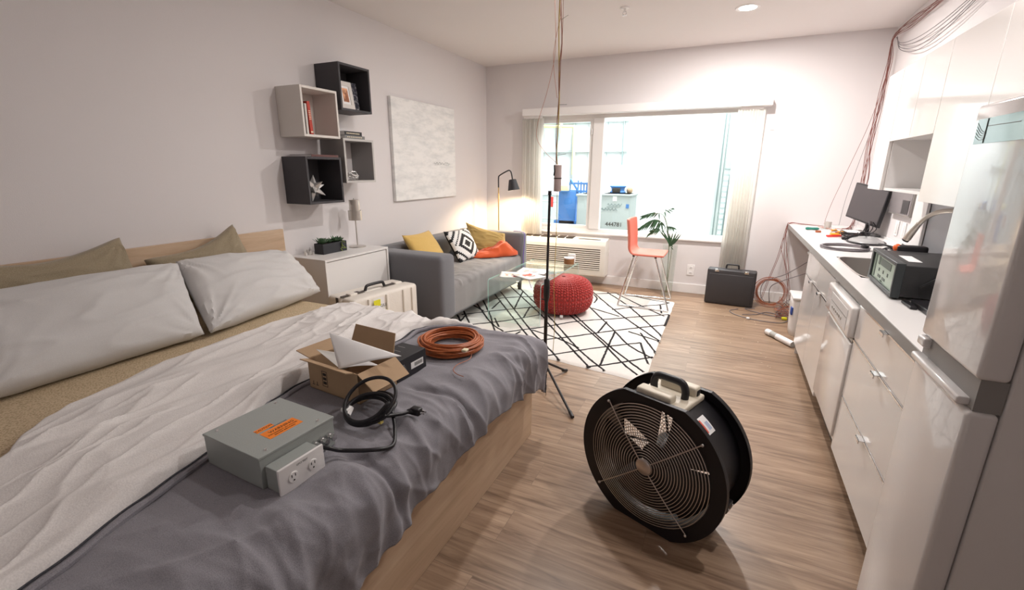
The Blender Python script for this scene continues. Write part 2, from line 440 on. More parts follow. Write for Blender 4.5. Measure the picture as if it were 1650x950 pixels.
GB = [(-6.2, 2.05), (-5.8, 1.93), (-5.64, 1.885), (-5.44, 1.82), (-5.29, 1.785), (-5.21, 1.765), (-5.05, 1.735), (-4.90, 1.66), (-4.77, 1.635), (-4.5, 1.66), (-4.17, 1.69), (-4.03, 1.66), (-3.95, 1.69), (-3.85, 1.80), (-3.75, 1.92), (-3.6, 1.98)]
S0, S1 = -6.2, -3.56
def gray_w(x, y):
    k = max(0, min(1, (x - 1.95) / .3))                      # gathers grow towards the foot
    w = .020 * (ridge(y * 3.1 + .35 * nz(x * 2, y * 2), x * 1.1, 3) - .6) * (.35 + .9 * k)
    w += .014 * (ridge(y * 7.5 + .5 * nz(x * 3, y * 3), x * 2.2, 9) - .6) * (.25 + .9 * k)
    w += .004 * nz(x * 14, y * 18, 4) * (.3 + .9 * k) + .014 * nz(x * 3.2, y * 2.6, 1)
    wx, wy = x + .10 * nz(x * 3, y * 3, 11), y + .10 * nz(x * 3, y * 3, 12)
    q = x * .75 + y * .66; r_ = -x * .66 + y * .75                   # creases slant towards the far corner
    w += .012 * (crease(wx * 2.2, wy * 5.5, 31, 3) - .35) * (.2 + k) + .004 * (crease(wx * 4, wy * 10, 33, 3) - .3) * (.1 + k)
    w += .007 * (crease((q + .08 * nz(x * 4, y * 4, 2)) * 2.4, r_ * 6.5, 35, 3) - .35) * (.45 + .55 * k) + .0025 * (crease(wx * 8, wy * 6, 37, 3) - .3)
    # strong diagonal crease near the middle of the foot
    for (cx, cy, dx, dy, L, a, s) in ((2.2, -4.55, .9, .1, .22, -.03, .018), (2.15, -4.2, .5, .55, .3, .022, .03), (2.1, -4.75, .8, -.25, .3, .02, .025), (2.28, -5.02, .95, .1, .2, -.025, .02), (1.95, -4.55, .35, .9, .25, .018, .025)):
        n = math.hypot(dx, dy); ux, uy = dx / n, dy / n
        p, q = (x - cx) * ux + (y - cy) * uy, -(x - cx) * uy + (y - cy) * ux
        w += a * math.exp(-(q / s) ** 2) * math.exp(-(p / L) ** 4)
    return w
def gray(u, v):
    s = S0 + (S1 - S0) * u
    yy = max(-6.1, min(-3.7, s))
    L = XF + PI * RR / 2 + max(.01, (TOPG - RR) - interp(yy, HEM))
    x = 1.45 + (L - 1.45) * v
    e = 1e-3
    P = drape(x, s, TOPG)
    w = gray_w(x, s)
    # flat seats where the heavy boxes press on it
    for (bx0, bx1, by0, by1) in ((1.80, 2.12, -5.28, -4.98), (1.68, 2.02, -4.80, -4.46), (1.84, 2.16, -4.35, -3.98)):
        dd = max(bx0 - x, x - bx1, by0 - s, s - by1, 0)
        w *= min(1, dd / .10) if dd < .10 else 1
    w = max(w, -.02)
    w -= .03 * max(0, min(1, (interp(s, GB) - .06 - x) / .06))          # lies flat under the turned-back side
    return disp(P, drape(x + e, s, TOPG) - P, drape(x, s + e, TOPG) - P, w)
M_gray = fabric('duvet_grey', (.215, .205, .23), (.285, .275, .30), 420, .9, .25, .15)
M_wht = fabric('duvet_white', (.70, .665, .65), (.80, .765, .745), 260, .9, .25, .1)
duv = thing('duvet', 'slate grey duvet with white reverse turned back, bunched over the foot of the bed', 'duvet', (1.9, -4.6, .6))
part_label(MB().grid(gray, 420, 190).build('grey_face', M_gray, duv, solid=.006), 'slate grey face of the duvet')
BB = [(-6.2, 1.9), (-6.0, 1.75), (-5.75, 1.50), (-5.62, 1.38), (-5.51, 1.25), (-5.40, 1.11), (-5.32, 1.05), (-5.22, 1.0), (-5.10, .975), (-4.95, .94), (-4.69, .905), (-4.31, .86), (-4.0, .875), (-3.79, .92), (-3.6, .95)]
def white(u, v):
    s = S0 + (S1 - S0) * u
    a, b = interp(s, BB), interp(s, GB)
    x = a + (b - a) * v
    edge = min(v * (b - a), (1 - v) * (b - a))
    lift = (.034 + .03 * math.exp(-((s + 4.83) / .12) ** 2) * v ** 3) * (1 - max(0, 1 - edge / .035) ** 2.2) - .004
    P = drape(x, s, TOPG + lift + (-.012 * (1 - v)))
    t = s + .32 * (x - 1.2)                                    # folds run across the bed, fanning out
    q = x + .16 * (s + 4.6) ** 2 * .6 - .10 * s
    w = .020 * (ridge(q * 4.2 + .25 * nz(s * 1.5, x), t * .55, 21) - .55) + .011 * (ridge(q * 9.5, t * 1.0, 5) - .6) + .004 * nz(x * 16, s * 6, 2)
    f = -.25 * x + .97 * s
    g = x + .30 * (s + 4.4) + .05 * nz(x * 2, s * 2, 3)                # soft long folds fanning from the far side
    w += .018 * (crease(g * 4.2, f * .7, 41, 4) - .3) + .009 * (crease(g * 9, f * 1.3, 43, 5) - .25) + .008 * (crease(x * 7, s * 6, 45) - .2) * max(0, min(1, (s + 4.6) / .4))
    w *= min(1, edge / .06)
    e = 1e-3
    P2_ = drape(x + e, s, P.z) ; return P + Vector((0, 0, w)) if abs(P.z - TOPG) < .08 else P + Vector((0, -w if s < -5 else w, w * .4))
part_label(MB().grid(white, 400, 150).build('turned_back_side', M_wht, duv, solid=.004), 'white turned-back side of the duvet')

def hemline(off, z):
    P = []
    for k in range(120):
        s = -6.0 + 2.28 * k / 119; P.append(drape(interp(s, GB) + off + .004 * nz(s * 6, 2), s, TOPG + z))
    return P
M_gapsh = fabric('duvet_gap_shade', (.045, .045, .055), (.07, .07, .08), 300)
MB().tube(hemline(.010, .010), .0032, 6).build('gap_shadow', M_gapsh, duv)  # dark tube draws the shadow gap below the white turned-back edge
MB().tube(hemline(.034, .008), [.010 + .004 * nz(k * .2, 4) for k in range(120)], 8).build('hem_fold', M_gray, duv)

# ------------------------------------------------------------------ pillows and cushions
def pillow(name, corners, T, m, label, cat, dip=0., k=.07, wr=.012, seed=0, group=None, nu=48, nv=36, mfn=None, pw=.42, piping=False):
    BL, BR, TR, TL = [Vector(c) for c in corners]
    n = ((BR - BL).cross(TL - BL)).normalized()
    mb = MB()
    def pos(u, v, side):
        a, b = 2 * u - 1, 2 * v - 1
        a2 = a * (1 - k * (1 - b * b) * abs(a) ** 3); b2 = b * (1 - k * 1.2 * (1 - a * a) * abs(b) ** 3)
        if dip and b > 0: b2 -= dip * (1 - a * a) ** 1.5 * b * 2
        U, V = (a2 + 1) / 2, (b2 + 1) / 2
        P = BL * (1 - U) * (1 - V) + BR * U * (1 - V) + TR * U * V + TL * (1 - U) * V
        t = max(0, (1 - a * a) * (1 - b * b)) ** pw
        rad = math.atan2(b, a)
        rr = math.hypot(a, b)
        w = wr * .6 * nz(a * 2 + seed, b * 1.8, side * 3) * t ** .5
        for ci, (ca, cb) in enumerate(((-1, -1), (1, -1), (1, 1), (-1, 1))):      # creases fan out of each corner
            dx_, dy_ = a - ca, (b - cb) * .6; dd = math.hypot(dx_, dy_); an = math.atan2(dy_, dx_)
            w += wr * 1.2 * (crease(an * 2.6 + ci * 7 + seed, dd * 1.0, seed + side, 2) - .45) * math.exp(-(dd / .55) ** 2) * min(1, dd / .12) * t ** .2
        w += wr * .75 * (crease(a * 1.2 + .3 * b + seed, b * 3.2, side * 7 + seed, 2) - .45) * t ** .4
        return P + n * side * (T / 2 * t + w * (t > 0))
    for side in (1, -1):
        mb.grid(lambda u, v, side=side: pos(u if side > 0 else 1 - u, v, side), nu, nv, 0, mfn=(mfn if side > 0 else None))
    c = (BL + BR + TL + TR) / 4
    o = mb.build(name, m, org=(c.x, c.y, min(BL.z, BR.z)))
    # weld the seam
    w = o.modifiers.new('w', 'WELD'); w.merge_threshold = .0004
    tag(o, label, cat, group); return o
M_pilw = fabric('pillow_white', (.60, .585, .58), (.67, .655, .645), 500, .9, .15, .1)
M_khaki = fabric('khaki_cloth', (.29, .235, .155), (.38, .315, .22), 300, .95, .4, .2)
pillow('pillow', [(.20, -5.45, .66), (.19, -4.50, .66), (.10, -4.555, 1.095), (.12, -5.22, 1.06)], .17, M_khaki, 'khaki linen pillow slumped behind the wide white pillow nearer the camera', 'pillow', dip=.13, k=.02, seed=1, wr=.016, pw=.34)
pillow('pillow', [(.20, -4.44, .66), (.19, -3.80, .66), (.10, -3.895, 1.10), (.10, -4.46, .95)], .15, M_khaki, 'khaki linen pillow with a raised corner behind the pillow next to the dresser', 'pillow', dip=.12, k=.02, seed=4, wr=.016, pw=.34)
pillow('pillow', [(.70, -5.42, .620), (.71, -4.55, .620), (.34, -4.41, .945), (.34, -5.30, .955)], .22, M_pilw, 'wide pale grey-white pillow leaning at the camera end of the headboard', 'pillow', k=.03, seed=2, wr=.014, pw=.36, nu=70, nv=50)
pillow('pillow', [(.73, -4.53, .622), (.60, -3.66, .630), (.30, -3.67, .895), (.33, -4.42, .955)], .21, M_pilw, 'pale grey-white pillow leaning at the dresser end of the headboard', 'pillow', k=.012, seed=3, wr=.017, pw=.36, nu=70, nv=50)
# ------------------------------------------------------------------ on the bed: metal enclosure with outlet box and cord
ZB = .617
M_encl = mat('grey_enamel', (.36, .385, .37), .4, bump=.15, bscale=500, var=.05)
M_orange = mat('orange_label', (.95, .25, .02), .5); M_ink = mat('label_ink', (.03, .025, .02), .6); M_ink2 = mat('grey_ink', (.15, .16, .15), .6)
th = 1.521 - PI / 2
me_ = thing('metal_enclosure', 'grey steel electrical enclosure with orange warning labels lying on the grey duvet', 'enclosure', (2.083, -5.256, ZB), th)
F = world(me_)                                     # local: x to the foot (+), y along the bed width; box runs x -.256..0, y 0..251
def L(mb): return mb.xf(F)
bw, bl, bh = .256, .251, .099
L(MB().bx(-bw, 0, 0, bl, 0, bh - .006)).build('housing', M_encl, me_, bevel=.002)
lid = MB().bx(-bw - .002, .002, -.002, bl + .002, bh - .008, bh); L(lid).build('cover', M_encl, me_, bevel=.0015)
for (x, y) in ((-.02, .035), (-.235, .03), (-.02, bl - .04), (-.235, bl - .03)):
    L(MB().lathe([(0, .004), (.004, .0035), (.0055, 0)], (x, y, bh), 12)).build('cover_screw', M_chrome, me_)
def sticker(x0, x1, y0, y1, lines, name='warning_label'):
    s = MB().bx(x0, x1, y0, y1, bh, bh + .0006)
    for (txt, size, x, y) in lines:
        s.text(txt, size, Matrix.Translation((x, y, bh + .0007)) @ Matrix.Rotation(PI / 2, 4, 'Z'), .0002, 1)
    L(s).build(name, [M_orange, M_ink], me_)
sticker(-.105, -.055, .075, .185, [('WARNING', .017, -.088, .135), ('DISCONNECT ALL POWER', .008, -.074, .13), ('BEFORE SERVICING', .008, -.064, .13)])
sticker(-.135, -.115, .075, .13, [('CAUTION', .012, -.125, .102)])
s = MB(); s.text('HIGH VOLTAGE', .008, Matrix.Translation((-.110, .14, bh + .0004)) @ Matrix.Rotation(PI / 2, 4, 'Z'), .0002); L(s).build('printed_line', M_ink2, me_)
L(MB().bx(.002, .058, .012, .148, -.002, .068)).build('outlet_box', M_encl, me_, bevel=.002)
M_wplast = mat('white_plastic', (.82, .80, .79), .35)
pl = L(MB().rbox(.058, .066, .006, .154, -.008, .076, .003)).build('outlet_plate', M_wplast, me_)
for yy in (.048, .112):
    s = MB().lathe([(0, .0045), (.0150, .004), (.0165, 0)], (0, 0, 0), 24)
    s.xf(Matrix.Translation((.0655, yy, .034)) @ Matrix.Rotation(PI / 2, 4, 'Y'))
    s.bx(.0695, .0705, yy - .007, yy - .005, .036, .044, 1); s.bx(.0695, .0705, yy + .004, yy + .006, .036, .044, 1); s.bx(.0695, .0705, yy - .002, yy + .002, .024, .028, 1)
    L(s).build('socket', [M_wplast, M_dark], me_)
s = MB(); s.text('GFCI TEST', .008, frame((.0664, .08, .062), (0, 1, 0), (0, 0, 1)), .0002); L(s).build('plate_text', M_ink2, me_)
for k, yy in enumerate((.172, .198, .225)):
    s = MB(); s.tube([(.0, yy, .045), (.012, yy, .045)], .012, 6); s.tube([(.012, yy, .045), (.026, yy, .045)], .009, 10); s.tube([(.026, yy, .045), (.031, yy, .045)], .0105, 6)
    L(s).build('cable_gland', M_chrome, me_)
# power cord: from the gland, over the duvet, then coiled
pts = [F @ Vector((.03, .172, .045)), F @ Vector((.055, .19, .035)), (2.16, -5.04, .632), (2.235, -4.99, .625), (2.262, -4.93, .612), (2.225, -4.87, .622), (2.19, -4.83, .632)]
cx, cy = 2.085, -4.825
for k in range(0, 70):
    a = .3 + k * 2 * PI / 14; q = k / 70
    r = .082 + .012 * math.sin(k * .37) + .016 * max(0, q - .75) * 4
    T = .18 + .62 * max(0, q - .55) / .45; ys = r * (1 + math.sin(a))
    pts.append((cx + r * math.cos(a), cy - .085 + ys * math.cos(T), ZB + .012 + .016 * q + ys * math.sin(T)))
pts += [(2.165, -4.86, .66), (2.195, -4.80, .642), (2.205, -4.77, .637)]
cd = thing('appliance_cable', 'thick black power cord coiled on the duvet in front of the cardboard box', 'cord', (cx, cy, ZB))
MB().tube(catmull(pts, 5), .0066, 10).build('cable', M_black, cd)
MB().tube([(2.20, -4.77, .637), (2.215, -4.755, .636), (2.225, -4.745, .636)], [.008, .014, .014], 10).build('strain_relief', M_black, cd)
pg = MB().rbox(2.205, 2.245, -4.765, -4.735, .622, .650, .007, 3); pg = pg.build('plug', M_black, cd)
for dy in (-.007, .006): MB().bx(2.243, 2.262, -4.75 + dy, -4.748 + dy, .633, .640).build('prong', M_chrome, pg)
MB().tube([(2.018, -4.855, .652), (2.030, -4.885, .640)], .0125, 8).build('paper_tag', M_wplast, cd)
s = MB().bx(2.155, 2.168, -4.872, -4.858, .633, .645); s.build('yellow_tag', mat('tag_yellow', (.75, .62, .18), .6), cd)
tg = MB().rbox(2.0, 2.03, -4.885, -4.86, .645, .660, .004); tg.build('cord_tag', M_wplast, cd)

# ------------------------------------------------------------------ cardboard box with open flaps
M_card = mat('cardboard', (.47, .32, .195), .85, bump=.1, bscale=250, var=.06, vscale=30); M_cardi = mat('cardboard_inner', (.36, .245, .15), .9)
th = 1.476 - PI / 2
cb = thing('cardboard_box', 'open brown cardboard box full of paper standing on the duvet', 'box', (1.985, -4.775, ZB), th)
F2 = world(cb)
def L2(mb): return mb.xf(F2)
cw, cl, ch, tt = .285, .195, .122, .003
body = MB()
for a in ((-cw, 0, 0, tt, 0, ch), (-cw, 0, cl - tt, cl, 0, ch), (-cw, -cw + tt, 0, cl, 0, ch), (-tt, 0, 0, cl, 0, ch), (-cw, 0, 0, cl, 0, tt)): body.bx(*a)
L2(body).build('carton', M_card, cb)
def flap(name, p0, p1, d, taper=.0):
    """flap hinged on p0-p1 going out along d"""
    p0, p1, d = Vector(p0), Vector(p1), Vector(d); e = (p1 - p0)
    n = e.cross(d).normalized() * .0018
    vs = [p0, p1, p1 + d - e * taper, p0 + d + e * taper]
    s = MB().add([v + n for v in vs] + [v - n for v in vs], [(0, 1, 2, 3), (7, 6, 5, 4), (0, 4, 5, 1), (1, 5, 6, 2), (2, 6, 7, 3), (3, 7, 4, 0)])
    return L2(s).build(name, M_card, cb)
flap('flap', (-cw, 0, ch), (-.02, 0, ch), (0, -.035, .012), .01)             # camera side, short edge seen
flap('flap', (0, 0, ch), (0, cl, ch), (.075, .0, -.055), .02)                # over the foot side, drooping
flap('flap', (-.26, cl, ch), (-.01, cl, ch), (.0, .03, .088), .04)           # far side, standing up
flap('flap', (-cw, .01, ch), (-cw, cl - .01, ch), (-.088, 0, .012), .02)     # head side
# printed marks on the near face
s = MB()
for z0, z1 in ((.025, .090),):
    x0, x1 = -.205, -.175
    for a in ((x0, x1, z0, z0 + .002), (x0, x1, z1 - .002, z1), (x0, x0 + .002, z0, z1), (x1 - .002, x1, z0, z1)): s.bx(a[0], a[1], -.0008, 0, a[2], a[3])
    for k in range(3): s.bx(x0 + .006, x1 - .006, -.0008, 0, z0 + .010 + k * .018, z0 + .021 + k * .018)
for k in range(2): s.bx(-.268 + k * .022, -.254 + k * .022, -.0008, 0, .018, .020); s.bx(-.262 + k * .022, -.260 + k * .022, -.0008, 0, .020, .034)
L2(s).build('printed_mark', M_ink, cb)
M_paper = mat('paper_white', (.86, .85, .85), .7); M_paper2 = mat('paper_grey', (.55, .53, .50), .7)
# big folded sheet sticking out over the box: a triangle with sharp tips
A, B, C_ = F2 @ Vector((-.20, .05, ch + .112)), F2 @ Vector((-.088, -.010, ch + .006)), F2 @ Vector((.07, .16, ch + .032))
nn = (B - A).cross(C_ - A).normalized()
def tri(A, B, C_, bend, name, label, m):
    s = MB()
    def fn(u, v):
        P = A * (1 - u) + (B * (1 - v) + C_ * v) * u
        return P + nn * bend * math.sin(PI * v) * u
    s.grid(fn, 14, 14)
    o = s.build(name, m, org=tuple(B), solid=.0008); tag(o, label, 'paper'); return o
tri(A, B, C_, .012, 'folded_paper', 'bright white folded sheet poking up out of the cardboard box', M_paper)
A2, B2, C2 = F2 @ Vector((-.265, .03, ch + .035)), F2 @ Vector((-.10, .012, ch - .01)), F2 @ Vector((-.16, .14, ch - .01))
nn = (B2 - A2).cross(C2 - A2).normalized()
tri(A2, B2, C2, -.02, 'packing_sheet', 'dull grey packing sheet curling in the cardboard box behind the white one', M_paper2)
nn = Vector((0, 0, 1))
tri(F2 @ Vector((-.2, .17, ch - .03)), F2 @ Vector((-.11, .006, ch - .004)), F2 @ Vector((-.008, .12, ch - .012)), .006, 'loose_sheet', 'white sheet lying low in the cardboard box under the folded one', M_paper)
# black carton behind
M_blk = mat('black_carton', (.022, .022, .027), .5)
th = 1.507 - PI / 2
kb = thing('product_box', 'flat black product box lying behind the open cardboard box', 'box', (2.0, -4.57, ZB), th)
F3 = world(kb)
MB().bx(-.135, 0, 0, .185, 0, .092).xf(F3).build('carton', M_blk, kb, bevel=.001)
s = MB().bx(0, .0006, .085, .165, .028, .058)
for k in range(16):
    y = .108 + k * .0032; s.bx(.0006, .001, y, y + (.0008 if k % 3 else .0018), .036, .052, 1)
s.xf(F3).build('barcode_label', [M_paper, M_ink], kb)
s = MB()
for k in range(3): s.bx(-.12, -.05 - k * .015, .05 + k * .045, .053 + k * .045, .092, .0925)
for k in range(5): s.bx(0, .0008, .01, .06 - .004 * k, .03 + .008 * k, .033 + .008 * k)
s.xf(F3).build('printed_lines', mat('print_grey', (.30, .30, .30), .6), kb)

# ------------------------------------------------------------------ orange coil of cable
M_org = mat('orange_jacket', (.42, .115, .035), .45, var=.25, vscale=60)
ccx, ccy = 1.985, -4.14
oc = thing('cable_coil', 'coil of rust orange cable lying on the far corner of the grey duvet', 'cable', (ccx, ccy, ZB))
s = MB(); rnd = random.Random(3)
for k in range(42):
    r0 = rnd.uniform(.104, .160); z0 = ZB + .012 + rnd.uniform(0, .052) * (1 - abs(r0 - .132) / .05)
    ph, am = rnd.uniform(0, 6), rnd.uniform(.002, .007); dxx, dyy = rnd.uniform(-.006, .006), rnd.uniform(-.006, .006)
    P = [(ccx + dxx + (r0 + am * math.sin(2 * a + ph)) * math.cos(a), ccy + dyy + (r0 + am * math.sin(3 * a + ph)) * math.sin(a), z0 + .004 * math.sin(2 * a + ph)) for a in [2 * PI * i / 40 for i in range(40)]]
    s.tube(P, .0046, 7, True)
s.build('windings', M_org, oc)
s = MB().tube(catmull([(ccx + .15, ccy - .05, ZB + .02), (ccx + .165, ccy - .10, ZB + .008), (ccx + .15, ccy - .18, ZB + .01), (ccx + .165, ccy - .24, ZB + .012), (ccx + .20, ccy - .27, ZB + .012), (ccx + .24, ccy - .28, ZB + .012)], 6), .0016, 6)
s.build('loose_end', M_org, oc)
MB().rbox(ccx + .13, ccx + .155, ccy - .115, ccy - .085, ZB + .042, ZB + .054, .004).build('tape_tag', mat('tape_cream', (.8, .72, .5), .6), oc)
# ------------------------------------------------------------------ wall cubes
M_cdk = mat('cube_dark', (.055, .052, .058), .6, bump=.1, bscale=300); M_cwh = mat('cube_white', (.72, .68, .64), .5); M_cgr = mat('cube_grey', (.30, .285, .28), .55); M_clt = mat('cube_edge', (.52, .50, .48), .5)
def cube(y, z, mouter, mback, label, edge=None, s=.355, d=.255, t=.018):
    c = thing('wall_cube', label, 'shelf', (0, y + s / 2, z), 0, 'box shelves mounted on the long wall')
    b = MB(); b.bx(.002, d, y, y + t, z, z + s); b.bx(.002, d, y + s - t, y + s, z, z + s); b.bx(.002, d, y + t, y + s - t, z, z + t); b.bx(.002, d, y + t, y + s - t, z + s - t, z + s)
    b.build('box_sides', mouter, c, bevel=.0015)
    MB().bx(.003, .012, y + t, y + s - t, z + t, z + s - t).build('back_panel', mback, c)
    if edge:
        e = MB(); e.bx(d, d + .003, y, y + t, z, z + s); e.bx(d, d + .003, y + s - t, y + s, z, z + s); e.bx(d, d + .003, y + t, y + s - t, z, z + t); e.bx(d, d + .003, y + t, y + s - t, z + s - t, z + s)
        e.build('front_edge', edge, c)
    return c
YT, ZT, YW, ZW, YG, ZG, YL, ZL = -2.95, 1.925, -3.345, 1.70, -2.965, 1.355, -3.36, 1.202
cube(YT, ZT, M_cdk, M_cdk, 'dark charcoal wall cube, topmost, holding a framed picture')
cube(YW, ZW, M_cwh, M_cwh, 'white wall cube holding upright books with a red one')
cube(YG, ZG, M_cgr, M_wall, 'mid grey wall cube with pale edges and a wire ornament inside', M_clt)
cube(YL, ZL, M_cdk, M_cdk, 'dark charcoal wall cube, lowest, holding a silver star')
# picture frame leaning in the top cube
pf = thing('picture_frame', 'white picture frame with a small orange print in the top cube', 'picture frame', (.21, YT + .09, ZT + .018))
Mf = frame((.235, YT + .022, ZT + .019), (-.03, 1, 0), (-.16, 0, 1))
b = MB(); w_, h_ = .165, .215
for a in ((0, w_, 0, .036), (0, w_, h_ - .036, h_), (0, .036, .036, h_ - .036), (w_ - .036, w_, .036, h_ - .036)): b.bx(a[0], a[1], a[2], a[3], -.012, 0)
b.xf(Mf).build('frame_border', M_cwh, pf, bevel=.002)
MB().bx(.03, w_ - .03, .03, h_ - .03, -.010, -.006).xf(Mf).build('picture_mat', M_paper, pf)
m, nt, b_ = new_mat('orange_print'); tc = nt.nodes.new('ShaderNodeTexCoord'); n_ = nt.nodes.new('ShaderNodeTexNoise'); n_.inputs['Scale'].default_value = 22
nt.links.new(tc.outputs['Object'], n_.inputs['Vector']); rr = nt.nodes.new('ShaderNodeValToRGB'); rr.color_ramp.elements[0].color = (.30, .10, .04, 1); rr.color_ramp.elements[1].color = (.85, .45, .25, 1); rr.color_ramp.elements[0].position = .4; rr.color_ramp.elements[1].position = .6
nt.links.new(n_.outputs['Fac'], rr.inputs['Fac']); nt.links.new(rr.outputs['Color'], b_.inputs['Base Color'])
MB().bx(.052, w_ - .052, .055, h_ - .055, -.006, -.004).xf(Mf).build('print', m, pf)
# books
def book(name, x0, x1, y0, y1, z0, z1, col, label, lean=0., flat=False, title=True, group=None):
    t = thing(name, label, 'book', ((x0 + x1) / 2, (y0 + y1) / 2, z0), 0, group)
    mc = mat('cover', col, .55); M = Matrix.Translation((x0, y0, z0)) @ Matrix.Rotation(-lean, 4, 'X') @ Matrix.Translation((-x0, -y0, -z0))
    c = .002; b = MB()
    if flat: b.bx(x0, x1, y0, y1, z0, z0 + c); b.bx(x0, x1, y0, y1, z1 - c, z1); b.bx(x1 - c, x1, y0, y1, z0 + c, z1 - c)
    else: b.bx(x0, x1, y0, y0 + c, z0, z1); b.bx(x0, x1, y1 - c, y1, z0, z1); b.bx(x1 - c, x1, y0 + c, y1 - c, z0, z1)
    b.xf(M).build('cover', mc, t, bevel=.0006)
    b = MB().bx(x0 + .003, x1 - c, y0 + (.003 if flat else c), y1 - (.003 if flat else c), z0 + (c if flat else .003), z1 - (c if flat else .003)); b.xf(M).build('pages', M_paper, t)
    if title:
        mt_ = mat('spine_print', (.75, .66, .48), .5); b = MB()
        if flat:
            for k in range(9):
                a = y0 + (y1 - y0) * (.12 + k * .085); b.bx(x1, x1 + .0004, a, a + (y1 - y0) * .05, z0 + (z1 - z0) * .35, z0 + (z1 - z0) * .65)
        else:
            for k in range(6): b.bx(x1, x1 + .0004, y0 + .004, y1 - .004, z0 + (z1 - z0) * (.45 + k * .05), z0 + (z1 - z0) * (.47 + k * .05))
            b.bx(x1, x1 + .0004, y0 + .003, y1 - .003, z0 + .012, z0 + .022)
        b.xf(M).build('spine_print', mt_, t)
    return t
zb = ZW + .018
book('book', .03, .235, YW + .030, YW + .037, zb, zb + .285, (.03, .025, .03), 'thin dark book standing first against the side of the white cube', title=False)
book('book', .05, .24, YW + .042, YW + .060, zb, zb + .215, (.66, .62, .58), 'pale book standing between the thin dark book and the red one', title=False)
book('book', .05, .245, YW + .072, YW + .098, zb, zb + .232, (.50, .05, .03), 'thick red book with gilt spine lettering leaning in the white cube', lean=-.05)
book('book', .02, .06, YW + .12, YW + .19, zb, zb + .115, (.22, .13, .08), 'short brown book at the back of the white cube behind the red one', title=False)
zt = ZT + .018
m, nt, b_ = new_mat('marbled_cover'); tc = nt.nodes.new('ShaderNodeTexCoord'); n_ = nt.nodes.new('ShaderNodeTexNoise'); n_.inputs['Scale'].default_value = 45; n_.inputs['Detail'].default_value = 6
nt.links.new(tc.outputs['Object'], n_.inputs['Vector']); rr = nt.nodes.new('ShaderNodeValToRGB'); rr.color_ramp.elements[0].color = (.02, .02, .035, 1); rr.color_ramp.elements[1].color = (.45, .43, .45, 1); rr.color_ramp.elements[0].position = .5; rr.color_ramp.elements[1].position = .68
nt.links.new(n_.outputs['Fac'], rr.inputs['Fac']); nt.links.new(rr.outputs['Color'], b_.inputs['Base Color'])
t = thing('book', 'tall book with dark speckled cover standing face out behind the picture frame', 'book', (.17, YT + .25, zt))
Mb = frame((.185, YT + .165, zt), (-.10, 1, 0), (-.12, 0, 1))
MB().bx(0, .135, 0, .225, 0, .003).xf(Mb).build('cover', m, t); MB().bx(.003, .132, .003, .222, -.018, 0).xf(Mb).build('pages', M_paper, t); MB().bx(0, .135, 0, .225, -.021, -.018).xf(Mb).build('cover', m, t)
zg = ZG + .355
book('book', .03, .25, YG + .03, YG + .262, zg, zg + .026, (.20, .20, .20), 'grey book lying flat on the grey cube, lower of the pair', flat=True)
book('book', .04, .245, YG + .035, YG + .235, zg + .026, zg + .058, (.03, .028, .03), 'black book lying flat on the grey cube, upper of the pair', flat=True)
book('book', .02, .255, YL + .06, YL + .33, ZL + .355, ZL + .372, (.13, .055, .05), 'maroon book lying flat on the lowest dark cube', flat=True, title=False)
# silver star ornament
M_silver = mat('silver_foil', (.72, .70, .68), .35, .55)
sx, sy, sz = .15, YL + .135, ZL + .018 + .098
s = MB(); ph = (1 + 5 ** .5) / 2
ico = [(0, a, b * ph) for a in (-1, 1) for b in (-1, 1)]; ico += [(a, b * ph, 0) for a in (-1, 1) for b in (-1, 1)] + [(b * ph, 0, a) for a in (-1, 1) for b in (-1, 1)]
V0 = [Vector(v).normalized() for v in ico]
import itertools
Rz = Matrix.Rotation(.4, 3, 'Z') @ Matrix.Rotation(.3, 3, 'X')
for d in V0:
    d = Rz @ d; a = d.orthogonal().normalized(); b2 = d.cross(a)
    ring = [d * .040 + (a * math.cos(2 * PI * k / 5) + b2 * math.sin(2 * PI * k / 5)) * .027 for k in range(5)]
    c = Vector((sx, sy, sz))
    s.add([c + q for q in ring] + [c + d * .108], [(k, (k + 1) % 5, 5) for k in range(5)])
s.sphere((sx, sy, sz), .044, 12, 8)
tag(s.build('star_ornament', M_silver, org=(sx, sy, ZL + .018)), 'spiky silver star ornament in the lowest dark cube', 'ornament')
s = MB(); cx_, cy_, cz_ = .17, YG + .17, ZG + .018 + .038; rnd = random.Random(5)
for k in range(7):
    ax = Vector((rnd.uniform(-1, 1), rnd.uniform(-1, 1), rnd.uniform(-1, 1))).normalized(); a = ax.orthogonal().normalized(); b2 = ax.cross(a)
    r = .034
    s.tube([Vector((cx_, cy_ + rnd.uniform(-.012, .012), cz_)) + (a * math.cos(q) * 1.2 + b2 * math.sin(q)) * r for q in [2 * PI * i / 20 for i in range(20)]], .0035, 6, True)
tag(s.build('wire_ornament', M_silver, org=(cx_, cy_, ZG + .018)), 'silver tangled ring ornament inside the grey cube', 'ornament')
s = MB().sphere((.17, YG + .075, ZG + .018 + .016), .016, 12, 8, sz=1.); s.sphere((.165, YG + .085, ZG + .018 + .033), .009, 10, 6)
tag(s.build('dark_figurine', M_black, org=(.17, YG + .075, ZG + .018)), 'tiny dark figurine beside the wire ornament in the grey cube', 'figurine')

